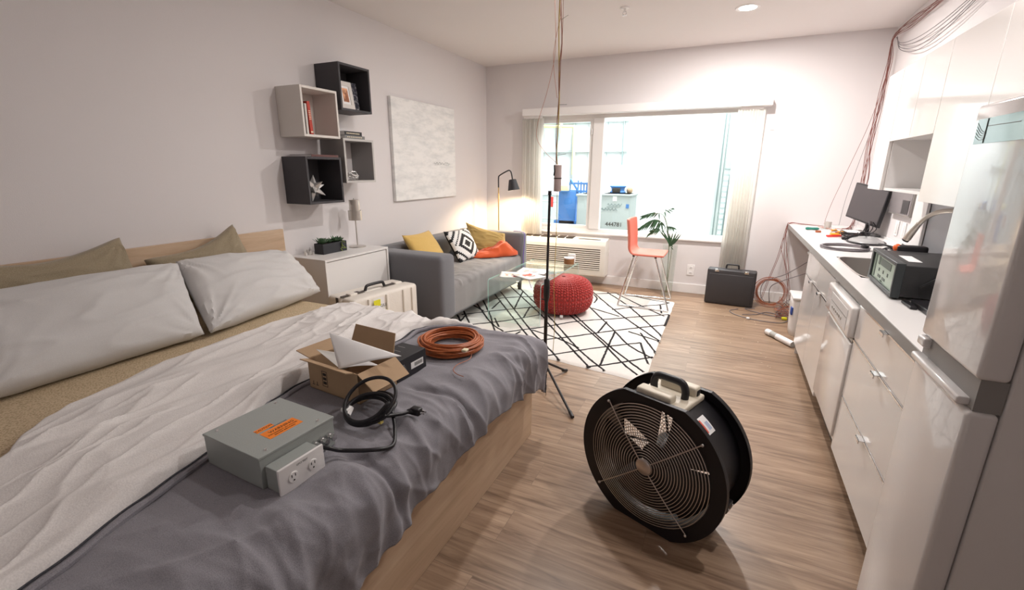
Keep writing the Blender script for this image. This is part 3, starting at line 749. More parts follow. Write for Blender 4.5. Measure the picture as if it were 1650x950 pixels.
# canvas painting
m, nt, b_ = new_mat('whitewash_paint'); tc = nt.nodes.new('ShaderNodeTexCoord'); mp = nt.nodes.new('ShaderNodeMapping'); mp.inputs['Scale'].default_value = (1, 1.5, 5)
n_ = nt.nodes.new('ShaderNodeTexNoise'); n_.inputs['Scale'].default_value = 2.2; n_.inputs['Detail'].default_value = 8; n_.inputs['Roughness'].default_value = .7
nt.links.new(tc.outputs['Object'], mp.inputs['Vector']); nt.links.new(mp.outputs['Vector'], n_.inputs['Vector'])
rr = nt.nodes.new('ShaderNodeValToRGB'); rr.color_ramp.elements[0].color = (.70, .705, .70, 1); rr.color_ramp.elements[1].color = (.87, .86, .845, 1); rr.color_ramp.elements[0].position = .36; rr.color_ramp.elements[1].position = .56
nt.links.new(n_.outputs['Fac'], rr.inputs['Fac']); nt.links.new(rr.outputs['Color'], b_.inputs['Base Color']); b_.inputs['Roughness'].default_value = .7
bp = nt.nodes.new('ShaderNodeBump'); bp.inputs['Strength'].default_value = .3; bp.inputs['Distance'].default_value = .004; nt.links.new(n_.outputs['Fac'], bp.inputs['Height']); nt.links.new(bp.outputs['Normal'], b_.inputs['Normal'])
pa = thing('painting', 'large pale abstract canvas with faint grey strokes on the long wall', 'painting', (.02, -1.47, 1.145))
MB().bx(.002, .038, -2.065, -.895, 1.145, 2.16).build('canvas', m, pa, bevel=.003)
s = MB(); rnd = random.Random(9)
P = [(.039, -1.36 + .02 * k, 1.535 + rnd.uniform(-.012, .014)) for k in range(18)]
s.tube(catmull(P, 4), .0018, 5); s.tube([(.039, -1.35, 1.515), (.039, -1.20, 1.522), (.039, -1.04, 1.512)], .0012, 5)
s.build('scribble', M_ink2, pa)

# ------------------------------------------------------------------ dresser
M_dr = mat('dresser_white', (.80, .78, .765), .45); M_drs = mat('dresser_side', (.70, .67, .64), .5)
dr = thing('dresser', 'white two-drawer dresser between the bed and the sofa', 'dresser', (.2, -3.045, 0))
DY0, DY1, DZ = -3.41, -2.675, .79
b = MB(); b.bx(.004, .40, DY0, DY0 + .018, .12, DZ - .018); b.bx(.004, .40, DY1 - .018, DY1, .12, DZ - .018); b.bx(.004, .40, DY0, DY1, DZ - .018, DZ); b.bx(.004, .40, DY0 + .018, DY1 - .018, .12, .138); b.bx(.004, .01, DY0 + .018, DY1 - .018, .138, DZ - .018)
b.build('carcass', M_dr, dr, bevel=.0015)
for z0, z1 in ((.142, .445), (.454, DZ - .024)): MB().bx(.372, .390, DY0 + .021, DY1 - .021, z0, z1).build('drawer', M_dr, dr, bevel=.0015)
for x in (.04, .36):
    for y in (DY0 + .05, DY1 - .05): MB().cyl((x, y, 0), (x, y, .12), .016, 14, 0, .02).build('leg', M_chrome, dr)
# planter with succulents
M_pot = mat('slate_pot', (.035, .036, .042), .7, bump=.3, bscale=120); M_suc = mat('succulent_green', (.075, .15, .075), .5, var=.35, vscale=30); M_suc2 = mat('trailing_green', (.22, .27, .07), .5); M_soil = mat('soil', (.05, .035, .025), .95, bump=.6, bscale=100)
px0, px1, py0, py1 = .105, .205, -3.235, -2.975
pt = thing('succulent_planter', 'dark slate rectangular planter of green succulents on the white dresser', 'planter', ((px0 + px1) / 2, (py0 + py1) / 2, DZ))
b = MB(); t_ = .008
b.bx(px0, px1, py0, py0 + t_, DZ, DZ + .085); b.bx(px0, px1, py1 - t_, py1, DZ, DZ + .085); b.bx(px0, px0 + t_, py0 + t_, py1 - t_, DZ, DZ + .085); b.bx(px1 - t_, px1, py0 + t_, py1 - t_, DZ, DZ + .085); b.bx(px0 + t_, px1 - t_, py0 + t_, py1 - t_, DZ, DZ + .01)
b.build('pot', M_pot, pt, bevel=.002)
MB().grid(lambda u, v: (px0 + t_ + (px1 - px0 - 2 * t_) * u, py0 + t_ + (py1 - py0 - 2 * t_) * v, DZ + .074 + .004 * nz(u * 5, v * 9)), 10, 20).build('soil', M_soil, pt)
def leafblade(s, base, d, up, L, w, th=.003, n=5):
    d = Vector(d).normalized(); up = Vector(up); side = d.cross(up).normalized(); up = side.cross(d)
    def fn(u, v):
        a = v * L; ww = w * math.sin(PI * min(1, v * .9 + .08)) ** .8; ang = 2 * PI * u
        return Vector(base) + d * a + up * (.25 * L * v * v) + side * math.cos(ang) * ww / 2 + up * math.sin(ang) * (th * (1 - v * .7))
    s.grid(fn, 6, n, 0, True)
rnd = random.Random(11)
for (cy_, cx_, R_) in ((-3.195, .155, .072), (-3.12, .15, .052), (-3.06, .16, .062), (-3.005, .15, .052)):
    s = MB()
    for ring, (nn_, el, LL) in enumerate(((9, .35, 1.0), (8, .75, .85), (5, 1.2, .6))):
        for k in range(nn_):
            a = 2 * PI * k / nn_ + ring * .4 + rnd.uniform(-.15, .15)
            leafblade(s, (cx_, cy_, DZ + .078), (math.cos(a) * math.cos(el), math.sin(a) * math.cos(el), math.sin(el)), (0, 0, 1), R_ * LL * rnd.uniform(.85, 1.2), R_ * .32, .004)
    s.build('rosette', M_suc, pt)
s = MB()
for k in range(14):
    x, y = px1 + rnd.uniform(-.005, .012), -3.035 + rnd.uniform(-.018, .018); z = DZ + .09 - k * .005
    leafblade(s, (x, y, z), (rnd.uniform(.2, 1), rnd.uniform(-1, 1), rnd.uniform(-1.2, -.1)), (1, 0, 0), .028, .008)
s.build('trailing_shoots', M_suc2, pt)
# little crystal cluster beside the planter
s = MB()
for k in range(10):
    a = rnd.uniform(0, 2 * PI); r = rnd.uniform(0, .03); x, y = .10 + r * math.cos(a), -3.285 + r * math.sin(a) * 1.4
    s.tube([(x, y, DZ), (x + rnd.uniform(-.012, .012), y + rnd.uniform(-.012, .012), DZ + rnd.uniform(.02, .05))], [.007, .001], 6)
tag(s.build('crystal_cluster', mat('crystal', (.75, .72, .68), .2, spec=.8), org=(.1, -3.285, DZ)), 'small pale crystal cluster on the dresser beside the planter', 'ornament')
# metal table lamp
lx, ly = .16, -2.80
tl = thing('table_lamp', 'slim brushed metal table lamp with stepped cylinder shade on the dresser', 'lamp', (lx, ly, DZ))
MB().lathe([(0, 0), (.072, 0), (.074, .004), (.07, .009), (.012, .012), (0, .012)], (lx, ly, DZ), 40).build('base', M_steel, tl)
MB().cyl((lx, ly, DZ + .01), (lx, ly, DZ + .43), .0055, 12).build('stem', M_steel, tl)
MB().lathe([(.053, .24), (.058, .24), (.058, .325), (.053, .325), (.053, .24)], (lx, ly, DZ), 40).build('lower_shade', M_steel, tl)
MB().lathe([(.040, .30), (.045, .30), (.045, .415), (0, .42)], (lx, ly, DZ), 40).build('upper_shade', M_steel, tl)

# ------------------------------------------------------------------ rugged case between bed and dresser
M_case = mat('case_cream', (.80, .75, .68), .5, bump=.2, bscale=60, var=.08, vscale=9); M_yel = mat('yellow_sticker', (.82, .78, .03), .5); M_strap = mat('strap_grey', (.10, .085, .08), .7)
th = -.13
rc = thing('hard_case', 'scuffed cream hard equipment case with yellow stickers standing between bed and sofa', 'case', (.62, -3.13, 0), th)
FC = world(rc)
def LC(mb): return mb.xf(FC)
LC(MB().rbox(-.155, .0, -.34, .33, .0, .53, .03, 3)).build('body', M_case, rc)
LC(MB().rbox(.004, .155, -.34, .33, .0, .53, .03, 3)).build('lid', M_case, rc)
s = MB()
for y in (-.20, -.02, .16, .26): s.rbox(.14, .168, y - .012, y + .012, .02, .51, .006, 2)
LC(s).build('lid_ribs', M_case, rc)
for y in (-.23, .235): LC(MB().rbox(-.03, .03, y - .035, y + .035, .51, .543, .008, 2)).build('latch', M_case, rc)
s = MB().tube(catmull([(0, -.10, .533), (0, -.085, .565), (0, -.05, .572), (0, .05, .572), (0, .085, .565), (0, .10, .533)], 6), .012, 10)
LC(s).build('carry_handle', M_black, rc)
s = MB(); s.bx(-.012, .012, -.33, -.10, .531, .536); s.bx(-.012, .012, .10, .20, .531, .536); s.rbox(-.018, .018, -.20, -.16, .533, .543, .004)
LC(s).build('strap', M_strap, rc)
LC(MB().bx(-.05, -.02, -.3415, -.3405, .05, .525)).build('side_strap', M_strap, rc)
LC(MB().bx(.1555, .1565, -.16, -.05, .37, .50)).build('paper_label', M_paper, rc)
for (y0, y1, z0, z1) in ((-.165, -.10, .44, .49), (-.10, -.03, .34, .39), (-.02, .05, .20, .25)): LC(MB().bx(.1685, .170, y0, y1, z0, z1)).build('yellow_sticker', M_yel, rc)
s = MB(); s.text('FRAGILE', .035, frame((.1575, -.09, .43), (0, 1, 0), (0, 0, 1)), .0003); s.text('0470', .03, frame((.1575, -.09, .395), (0, 1, 0), (0, 0, 1)), .0003)
LC(s).build('stencil_text', M_ink2, rc)

# ------------------------------------------------------------------ sofa
M_sofa = fabric('sofa_grey', (.135, .135, .15), (.19, .19, .205), 380, .9, .35, .3)
M_seat = fabric('sofa_seat_grey', (.22, .21, .21), (.30, .285, .28), 380, .9, .35, .3)
SY0, SY1, SX1, SZ = -2.655, -.745, .955, .735
so = thing('sofa', 'two-seat grey fabric sofa with square arms against the long wall', 'sofa', (.5, -1.7, 0))
def soft(x0, x1, y0, y1, z0, z1, r, name, m, amp=.006, fr=9., seed=0):
    s = MB(); hx = (x0, x1)
    # dense rounded box with small cloth undulation
    s.rbox(x0, x1, y0, y1, z0, z1, r, 4)
    o = s.build(name, m, so); return o
soft(.03, SX1, SY0, SY0 + .235, .13, SZ, .045, 'armrest', M_sofa)
soft(.03, SX1, SY1 - .15, SY1, .13, SZ, .045, 'armrest', M_sofa)
soft(.03, .26, SY0 + .22, SY1 - .14, .13, SZ, .045, 'backrest', M_sofa)
def seat(u, v):
    """seat cushion skin: runs from the back over the top and down the front"""
    y = SY0 + .232 + (SY1 - SY0 - .380) * u
    Ltop, r, Ldown = .60, .06, .255
    d = v * (Ltop + PI * r / 2 + Ldown); x0 = .24
    if d < Ltop: x, z, nx, nz_ = x0 + d, .475, 0, 1
    elif d < Ltop + PI * r / 2: a = (d - Ltop) / r; x, z, nx, nz_ = x0 + Ltop + r * math.sin(a), .475 - r + r * math.cos(a), math.sin(a), math.cos(a)
    else: x, z, nx, nz_ = x0 + Ltop + r, .475 - r - (d - Ltop - PI * r / 2), 1, 0
    x += SX1 - .012 - (x0 + Ltop + r)
    w = .012 * (ridge(y * 6 + x * 4, x * 3.5, 2) - .6) * (1 if d < Ltop else .35) + .012 * math.cos(PI * (u - .5)) * (1 if d < Ltop else .2) - .008
    k = math.exp(-((y - (SY0 + .4)) / .35) ** 2) * (d < Ltop + .1)
    w += .012 * k * (ridge((y * 1.0 - x * .5) * 11, x * 1.5, 6) - .5)
    return (x + nx * w, y, z + nz_ * w)
MB().grid(seat, 110, 60).build('seat', M_seat, so)
MB().bx(.10, SX1 - .03, SY0 + .20, SY1 - .14, .14, .40).build('seat_base', M_sofa, so)
for x in (.10, SX1 - .07):
    for y in (SY0 + .07, SY1 - .07): MB().tube([(x, y, 0), (x, y, .132)], [.022, .028], 12).build('leg', M_black, so)
M_mus = fabric('mustard', (.62, .40, .11), (.72, .49, .17), 420, .9, .3, .2); M_mus2 = fabric('mustard_linen', (.46, .31, .10), (.56, .40, .16), 300, .95, .4, .2)
# black and white stepped diamond cloth
M_bw0 = mat('cloth_black', (.012, .012, .014), .85); M_bw1 = mat('cloth_white', (.78, .76, .74), .85)
def bw(u, v):
    n = 22; i, j = int(u * n), int(v * n)
    a, b = (i + .5) / n, (j + .5) / n
    x, y = abs(((a * 1.0 + .5) % 1.0) - .5) * n, abs(b - .48) * n
    d = abs(x - n * .0) + y
    d = min(abs(i - 10.5) + abs(j - 10.0), abs(i - 21) + abs(j - 20), abs(i + 0) + abs(j - 0), abs(i - 21) + abs(j - 1), abs(i) + abs(j - 21))
    return 0 if int(d / 2.6) % 2 == 0 else 1
pillow('cushion', [(.50, -2.28, .475), (.44, -1.74, .475), (.235, -1.80, .83), (.30, -2.345, .845)], .14, M_mus, 'plain mustard yellow cushion at the near end of the grey sofa', 'cushion', seed=6, wr=.006, nu=30, nv=30)
pillow('cushion', [(.56, -1.70, .475), (.56, -1.24, .475), (.37, -1.21, .80), (.38, -1.735, .815)], .13, [M_bw0, M_bw1], 'cushion with black and white stepped diamond pattern on the grey sofa', 'cushion', seed=7, wr=.004, nu=44, nv=44, mfn=bw)
pillow('cushion', [(.38, -1.17, .475), (.86, -1.06, .475), (.74, -.945, .72), (.24, -1.02, .84)], .13, M_mus2, 'rumpled ochre linen cushion in the far corner of the grey sofa', 'cushion', seed=8, wr=.018, dip=.02, nu=36, nv=36)
# orange throw over the far arm
M_thr = mat('orange_throw', (.68, .10, .02), .75, sheen=.3, bump=.2, bscale=150)
def throw(u, v):
    A, B = Vector((.46, -1.36, 0)), Vector((.90, -.925, 0)); t = (B - A).normalized(); n = Vector((-t.y, t.x, 0))
    e = 2 * v - 1; wid = .135 * math.sin(PI * min(1, .05 + .95 * u)) ** .45 * (1 + .2 * nz(u * 4, v * 2, 5))
    P = A.lerp(B, u) + n * e * wid
    body = max(0, 1 - e * e) ** .5 * math.sin(PI * min(1, .03 + .94 * u)) ** .5
    z = .482 + body * (.07 + .10 * math.exp(-((u - .72) / .20) ** 2) + .025 * (crease(u * 3 + e, e * 1.6, 4, 3) - .3) + .012 * nz(u * 9, v * 6, 8))
    return (min(P.x, .94), min(P.y, -.905), z)
tag(MB().grid(throw, 60, 40).build('throw_blanket', M_thr, org=(.6, -1.1, .475), solid=.01), 'crumpled bright orange throw heaped by the far arm of the sofa', 'blanket')
# purple cable over the far arm front
s = MB().tube(catmull([(.80, -.82, .742), (.90, -.84, .745), (.966, -.87, .72), (.975, -.89, .60), (.972, -.91, .45), (.975, -.90, .33), (.985, -.88, .24), (1.0, -.80, .14), (1.02, -.75, .03)], 6), .0045, 8)
tag(s.build('network_cable', mat('cable_purple', (.16, .09, .42), .5), org=(.97, -.85, 0)), 'purple cable hanging over the far arm of the sofa', 'cable')
# floor lamp in the corner
M_brass = mat('brass', (.75, .52, .22), .3, 1); M_lampb = mat('lamp_black', (.03, .03, .035), .45)
fx, fy = .385, -.40
fl = thing('floor_lamp', 'floor lamp with brass pole and black bell shade behind the sofa', 'lamp', (fx, fy, 0))
MB().lathe([(0, 0), (.125, 0), (.125, .012), (.1, .018), (0, .02)], (fx, fy, 0), 40).build('base', M_lampb, fl)
MB().cyl((fx, fy, .018), (fx, fy, 1.245), .008, 12).build('pole', M_brass, fl)
MB().tube(catmull([(fx, fy, 1.24), (fx, fy, 1.36), (fx + .02, fy, 1.395), (fx + .13, fy, 1.452), (fx + .165, fy, 1.452), (fx + .185, fy, 1.42), (fx + .20, fy, 1.345)], 8), .0085, 10).build('arm', M_lampb, fl)
Ms = Matrix.Translation((fx + .20, fy, 1.345)) @ Matrix.Rotation(-.16, 4, 'Y')
MB().lathe([(0, .004), (.046, .0), (.048, -.008), (.078, -.135), (.075, -.135), (.045, -.01), (0, -.006)], (0, 0, 0), 40).xf(Ms).build('shade', M_lampb, fl)
M_bulb = mat('bulb_glow', (1, .9, .7), .4, emit=(1, .78, .5), estr=25)
MB().sphere((0, 0, -.085), .028, 16, 10).xf(Ms).build('bulb', M_bulb, fl)
BULB = Ms @ Vector((0, 0, -.122))
# ------------------------------------------------------------------ rug: pale pile with hand-drawn black lines
RUG = [[(0.825,-2.439),(1.114,-2.185),(1.331,-1.95),(1.505,-1.69)],[(0.773,-2.045),(1.02,-1.773),(1.331,-1.475),(1.377,-1.414)],[(0.806,-1.353),(1.026,-1.158),(1.23,-1.044)],[(1.231,-2.517),(1.504,-2.224),(1.696,-2.017),(1.922,-1.727),(2.243,-1.482),(2.478,-1.285),(2.724,-1.098)],[(1.552,-2.617),(1.778,-2.38),(1.991,-2.181),(2.265,-1.894),(2.562,-1.609),(2.725,-1.471)],[(1.952,-2.688),(2.2,-2.419),(2.356,-2.269),(2.596,-2.055)],[(2.31,-2.754),(2.446,-2.642),(2.59,-2.493),(2.741,-2.337)],[(2.143,-1.185),(2.415,-0.909),(2.588,-0.76),(2.671,-0.639)],[(1.794,-0.632),(2.034,-0.475)],[(0.743,-2.071),(1.014,-2.405)],[(0.733,-1.931),(1.191,-2.502)],[(0.686,-1.672),(0.927,-1.837)],[(0.702,-1.598),(1.163,-2.136),(1.391,-2.316)],[(0.689,-1.432),(1.045,-1.925),(1.296,-2.315),(1.552,-2.617)],[(0.709,-1.163),(1.438,-2.078),(1.91,-2.649)],[(0.727,-1.035),(1.602,-2.167),(1.818,-2.41),(2.079,-2.721)],[(0.698,-0.712),(1.489,-1.652),(1.694,-1.93),(1.996,-2.324),(2.316,-2.736)],[(0.786,-0.669),(1.611,-1.706),(1.91,-2.11),(2.176,-2.467),(2.452,-2.762)],[(1.715,-1.484),(1.87,-1.662),(2.261,-2.155),(2.546,-2.563),(2.692,-2.734)],[(1.741,-1.411),(1.912,-1.642),(2.398,-2.286),(2.723,-2.661)],[(1.892,-1.182),(2.329,-1.863),(2.512,-2.155),(2.732,-2.358)],[(1.712,-0.472),(2.179,-1.198),(2.583,-1.74),(2.746,-1.942)],[(1.926,-0.489),(2.303,-1.014),(2.74,-1.798)],[(1.898,-1.016),(1.88,-0.815),(1.803,-0.666)],[(2.05,-0.507),(2.415,-0.909),(2.689,-1.183)],[(2.204,-0.508),(2.428,-0.583),(2.671,-0.639)],[(0.963,-0.88),(1.181,-1.623)],[(1.302,-1.47),(1.394,-1.866)],[(2.19,-1.613),(2.193,-1.974)],[(2.329,-1.863),(2.364,-2.303),(2.397,-2.682)],[(2.596,-2.055),(2.669,-2.302),(2.729,-2.491)],[(2.588,-0.76),(2.647,-1.09)],[(1.53,-2.249),(1.489,-2.548)],[(2.725,-1.109),(2.727,-1.48)],[(0.82,-2.033),(0.899,-2.339)],[(0.906,-1.396),(0.961,-1.729)],[(1.132,-1.993),(1.296,-2.22)],[(1.615,-2.161),(1.924,-2.276),(2.145,-2.408)],[(1.937,-1.224),(2.268,-1.387)],[(2.443,-1.807),(2.734,-1.948)],[(2.552,-1.8),(2.748,-2.228)]]
M_rugw = mat('rug_cream', (.74, .70, .66), .95, bump=.6, bscale=160, var=.05, vscale=40, sheen=.3); M_rugb = mat('rug_black', (.018, .015, .017), .95, bump=.6, bscale=160)
rug = thing('rug', 'cream shaggy rug with irregular black diamond lines in front of the sofa', 'rug', (1.7, -1.6, 0))
RC = [Vector((.62, -2.53, 0)), Vector((2.752, -2.815, 0)), Vector((2.722, -.555, 0)), Vector((.62, -.31, 0))]
def inq(x, y, mg=0):
    for i in range(4):
        a, b = RC[i], RC[(i + 1) % 4]
        if (b.x - a.x) * (y - a.y) - (b.y - a.y) * (x - a.x) < mg: return False
    return True
def rugf(u, v):
    P = RC[0] * (1 - u) * (1 - v) + RC[1] * u * (1 - v) + RC[2] * u * v + RC[3] * (1 - u) * v
    e = min(u, 1 - u, v, 1 - v); k = min(1, e / .012)
    P.z = .001 + .013 * math.sqrt(max(0, 1 - (1 - k) ** 2)) + .002 * nz(P.x * 9, P.y * 9) * k
    if e == 0: P.x += .008 * nz(P.x * 7, P.y * 7, 3); P.y += .008 * nz(P.x * 7, P.y * 7, 8)
    return P
MB().grid(rugf, 110, 110).build('pile', M_rugw, rug)
s = MB()
for pl_ in RUG:
    P = catmull([(x, y, 0) for x, y in pl_], 5) if len(pl_) > 2 else [Vector((*pl_[0], 0)).lerp(Vector((*pl_[1], 0)), k / 8) for k in range(9)]
    # resample and jitter the width like tufted pile
    Q = []
    for a, b in zip(P, P[1:]):
        n = max(1, int((b - a).length / .02)); Q += [a.lerp(b, k / n) for k in range(n)]
    Q.append(P[-1]); vs, fs = [], []
    n = len(Q)
    for i, q in enumerate(Q):
        t = (Q[min(i + 1, n - 1)] - Q[max(i - 1, 0)]).normalized(); sd = Vector((-t.y, t.x, 0)); w = .0112 + .003 * nz(q.x * 30, q.y * 30)
        q = q + sd * .004 * nz(q.x * 22, q.y * 22, 5)
        for k, (o, zz) in enumerate(((-1, .010), (-.6, .0175), (.6, .0175), (1, .010))): vs.append(q + sd * w * o + Vector((0, 0, zz)))
    for i in range(n - 1):
        for k in range(3): fs.append((i * 4 + k, i * 4 + k + 1, i * 4 + k + 5, i * 4 + k + 4))
    s.add(vs, fs, 0, True)
part_label(s.build('black_lines', M_rugb, rug), 'black tufted lines')

# ------------------------------------------------------------------ knitted pouf
M_pouf = mat('red_knit', (.37, .018, .013), .85, sheen=.4, bump=.2, bscale=300)
pcx, pcy, PR, PH = 1.675, -1.46, .298, .375
pf_ = thing('pouf', 'round red chunky knitted pouf on the rug beside the glass table', 'pouf', (pcx, pcy, .015))
def pouf(u, v):
    a = 2 * PI * u; t = PI * (.001 + .995 * v)
    s_, c_ = math.sin(t), math.cos(t)
    r = PR * (s_ ** .62); z = .018 + PH / 2 - PH / 2 * (abs(c_) ** .78) * (1 if c_ > 0 else -1)
    rows, cols = 22, 34
    rr_ = v * rows; row = int(rr_); fv = rr_ - row; cc = u * cols * 2 + (fv - .5) * (1 if row % 1 == 0 else -1) * .0
    # each stitch is a V: two slanted lobes
    col = cc % 1; k = int(cc) % 2; sl = (fv - .5) * (.55 if k else -.55)
    h = math.cos(PI * ((col + sl + .5) % 1 - .5)) ** .7 * (.55 + .45 * math.sin(PI * fv))
    h *= min(1, s_ * 1.6)
    rr = r + .019 * h * s_ ** .3
    return (pcx + rr * math.cos(a), pcy + rr * math.sin(a), z + .012 * h * -c_)
MB().grid(pouf, 368, 156, 0, True).build('knitted_cover', M_pouf, pf_)
MB().rbox(1.745, 1.775, -1.755, -1.74, .035, .06, .003).build('care_tag', M_paper, pf_)

# ------------------------------------------------------------------ bent glass coffee table
M_tg = thin_glass('table_glass', (.93, .985, .965))
M_tge = mat('glass_edge', (.42, .66, .60), .1, spec=.8)
gx0, gx1, gy0, gy1, gz = 1.095, 1.652, -2.065, -.865, .432
gt = thing('glass_coffee_table', 'bent clear glass coffee table standing on the rug in front of the sofa', 'coffee table', ((gx0 + gx1) / 2, (gy0 + gy1) / 2, .015))
t_ = .011; r_ = .035
def arc(cy, cz, r, a0, a1, n=6): return [(cy + r * math.cos(a0 + (a1 - a0) * k / n), cz + r * math.sin(a0 + (a1 - a0) * k / n)) for k in range(n + 1)]
outer = [(gy0, .016)] + arc(gy0 + r_, gz - r_, r_, PI, PI / 2) + arc(gy1 - r_, gz - r_, r_, PI / 2, 0) + [(gy1, .016)]
inner = [(gy1 - t_, .016)] + arc(gy1 - r_, gz - r_, r_ - t_, 0, PI / 2) + arc(gy0 + r_, gz - r_, r_ - t_, PI / 2, PI) + [(gy0 + t_, .016)]
poly = outer + inner
s = MB(); n = len(outer); vs = [(x, y, z) for x in (gx0, gx1) for (y, z) in poly]; N2 = len(poly)
fs = [(i, (i + 1) % N2, N2 + (i + 1) % N2, N2 + i) for i in range(N2)]; s.add(vs, fs, 0, False)
for side in (0, 1):
    for i in range(n - 1):
        a, b, c, d = i, i + 1, N2 - 2 - i, N2 - 1 - i
        q = [side * N2 + k for k in (a, b, c, d)]
        s.add([vs[k] for k in q], [(0, 1, 2, 3)] if not side else [(3, 2, 1, 0)], 1)
s.build('glass_sheet', [M_tg, M_tge], gt)
# on the table: cup with brown sleeve, box, magazines
M_brn = mat('brown_sleeve', (.28, .13, .05), .7, var=.3, vscale=40)
cxx, cyy = 1.575, -.985
cu = thing('candle_jar', 'short jar with brown patterned wrap on the far corner of the glass table', 'jar', (cxx, cyy, gz))
MB().lathe([(0, .001), (.056, .001), (.058, .005), (.058, .062), (.054, .062), (.054, .01), (0, .01)], (cxx, cyy, gz), 32).build('wrap', M_brn, cu)
MB().lathe([(.0, .064), (.0585, .063), (.0595, .066), (.0585, .074), (0, .076)], (cxx, cyy, gz), 32).build('lid', M_wplast, cu)
s = MB().rbox(1.53, 1.62, -.905, -.875, gz + .001, gz + .10, .01, 2); tag(s.build('white_mug_box', M_wplast, org=(1.575, -.89, gz)), 'small white block standing behind the brown jar on the glass table', 'box')
def mag(x, y, rz, w, h, cols, label, z=0., th=.006, seed=0):
    t = thing('magazine', label, 'magazine', (x, y, gz + z), rz, 'magazines on the glass table'); Fm = world(t)
    def curl(mb):
        for p in mb.v: p.z += .012 * max(0, abs(p.x / w) - .2) ** 2 * 4
        return mb
    s = MB().grid(lambda u, v: (-w / 2 + w * u, -h / 2 + h * v, th), 12, 8); curl(s); o_ = s.xf(Fm).build('page_block', M_paper, t, solid=th)
    rnd = random.Random(seed); s = MB()
    for k in range(7):
        x0 = -w / 2 + rnd.uniform(.02, w * .6); y0 = -h / 2 + rnd.uniform(.01, h * .6); ww, hh = rnd.uniform(.03, w * .35), rnd.uniform(.03, h * .35)
        s.grid(lambda u, v, x0=x0, y0=y0, ww=ww, hh=hh, k=k: (x0 + ww * (u + .15 * math.sin(v * 5 + k)) * .8, y0 + hh * v, th * 1.5 + .0006 + k * .0001), 6, 6, k % len(cols))
    curl(s).xf(Fm).build('printed_pictures', [mat('print_ink', c, .4) for c in cols], t)
    return t
red, pk, gy_, bl_ = (.60, .05, .03), (.75, .42, .36), (.5, .5, .5), (.35, .42, .5)
mag(1.27, -1.80, .35, .30, .24, [red, pk, (.75, .7, .65)], 'open magazine with red pictures nearest the sofa on the glass table', seed=1)
mag(1.44, -1.84, -.5, .28, .22, [red, gy_, pk], 'magazine with a large red picture at the near end of the glass table', z=.0145, seed=2)
mag(1.37, -1.56, .1, .30, .24, [pk, (.8, .75, .5), bl_], 'pale open magazine furthest along the glass table', z=.0, seed=3)

# ------------------------------------------------------------------ bar stool
M_sal = mat('salmon_leather', (.73, .20, .14), .45, bump=.08, bscale=200)
st = thing('bar_stool', 'salmon moulded bar stool with chrome sled legs on the rug corner', 'stool', (2.42, -.76, 0))
def shell(u, v):
    y = -.965 + .41 * u; d = v * .725; e = (2 * u - 1)
    Ls, r, Lb = .30, .085, .24
    x1 = 2.60
    if d < Ls: x, z, nx, nz_ = x1 - d, .588, 0, 1
    elif d < Ls + r * 1.45: a = (d - Ls) / r; x, z, nx, nz_ = x1 - Ls - r * math.sin(a), .588 + r * (1 - math.cos(a)), math.sin(a), math.cos(a)
    else:
        a = 1.45; q = d - Ls - r * a; x = x1 - Ls - r * math.sin(a) - q * math.cos(a); z = .588 + r * (1 - math.cos(a)) + q * math.sin(a); nx, nz_ = math.sin(a), math.cos(a)
    k = abs(e) ** 6 * .025
    back = max(0, min(1, (d - .34) / .2))
    return (x + nx * (k + .018 * e * e * back), y + (0 if d < .34 else 0), z + nz_ * k * .3 - .010 * (1 - e * e) * (d < .34) * math.sin(PI * min(1, d / .34)))
o = MB().grid(shell, 20, 40).build('seat_shell', M_sal, st, solid=.024, sub=1)
legs = {'a': ((2.515, -.93, .572), (2.70, -1.015, .026)), 'b': ((2.515, -.62, .572), (2.672, -.50, .026)), 'c': ((2.285, -.93, .572), (2.163, -1.0, .026)), 'd': ((2.285, -.62, .572), (2.146, -.535, .026))}
for k, (a, b) in legs.items(): MB().cyl(a, b, .009, 12).build('leg', M_chrome, st)
for k1, k2 in (('a', 'c'), ('b', 'd')): MB().cyl(legs[k1][1], legs[k2][1], .009, 12).build('floor_runner', M_chrome, st)
for k1, k2 in (('a', 'b'), ('c', 'd')): MB().cyl(legs[k1][0], legs[k2][0], .009, 12).build('seat_rail', M_chrome, st)
for k, (a, b) in legs.items(): MB().cyl((a[0], a[1], .565), (a[0], a[1], .582), .013, 10).build('mount', M_black, st)

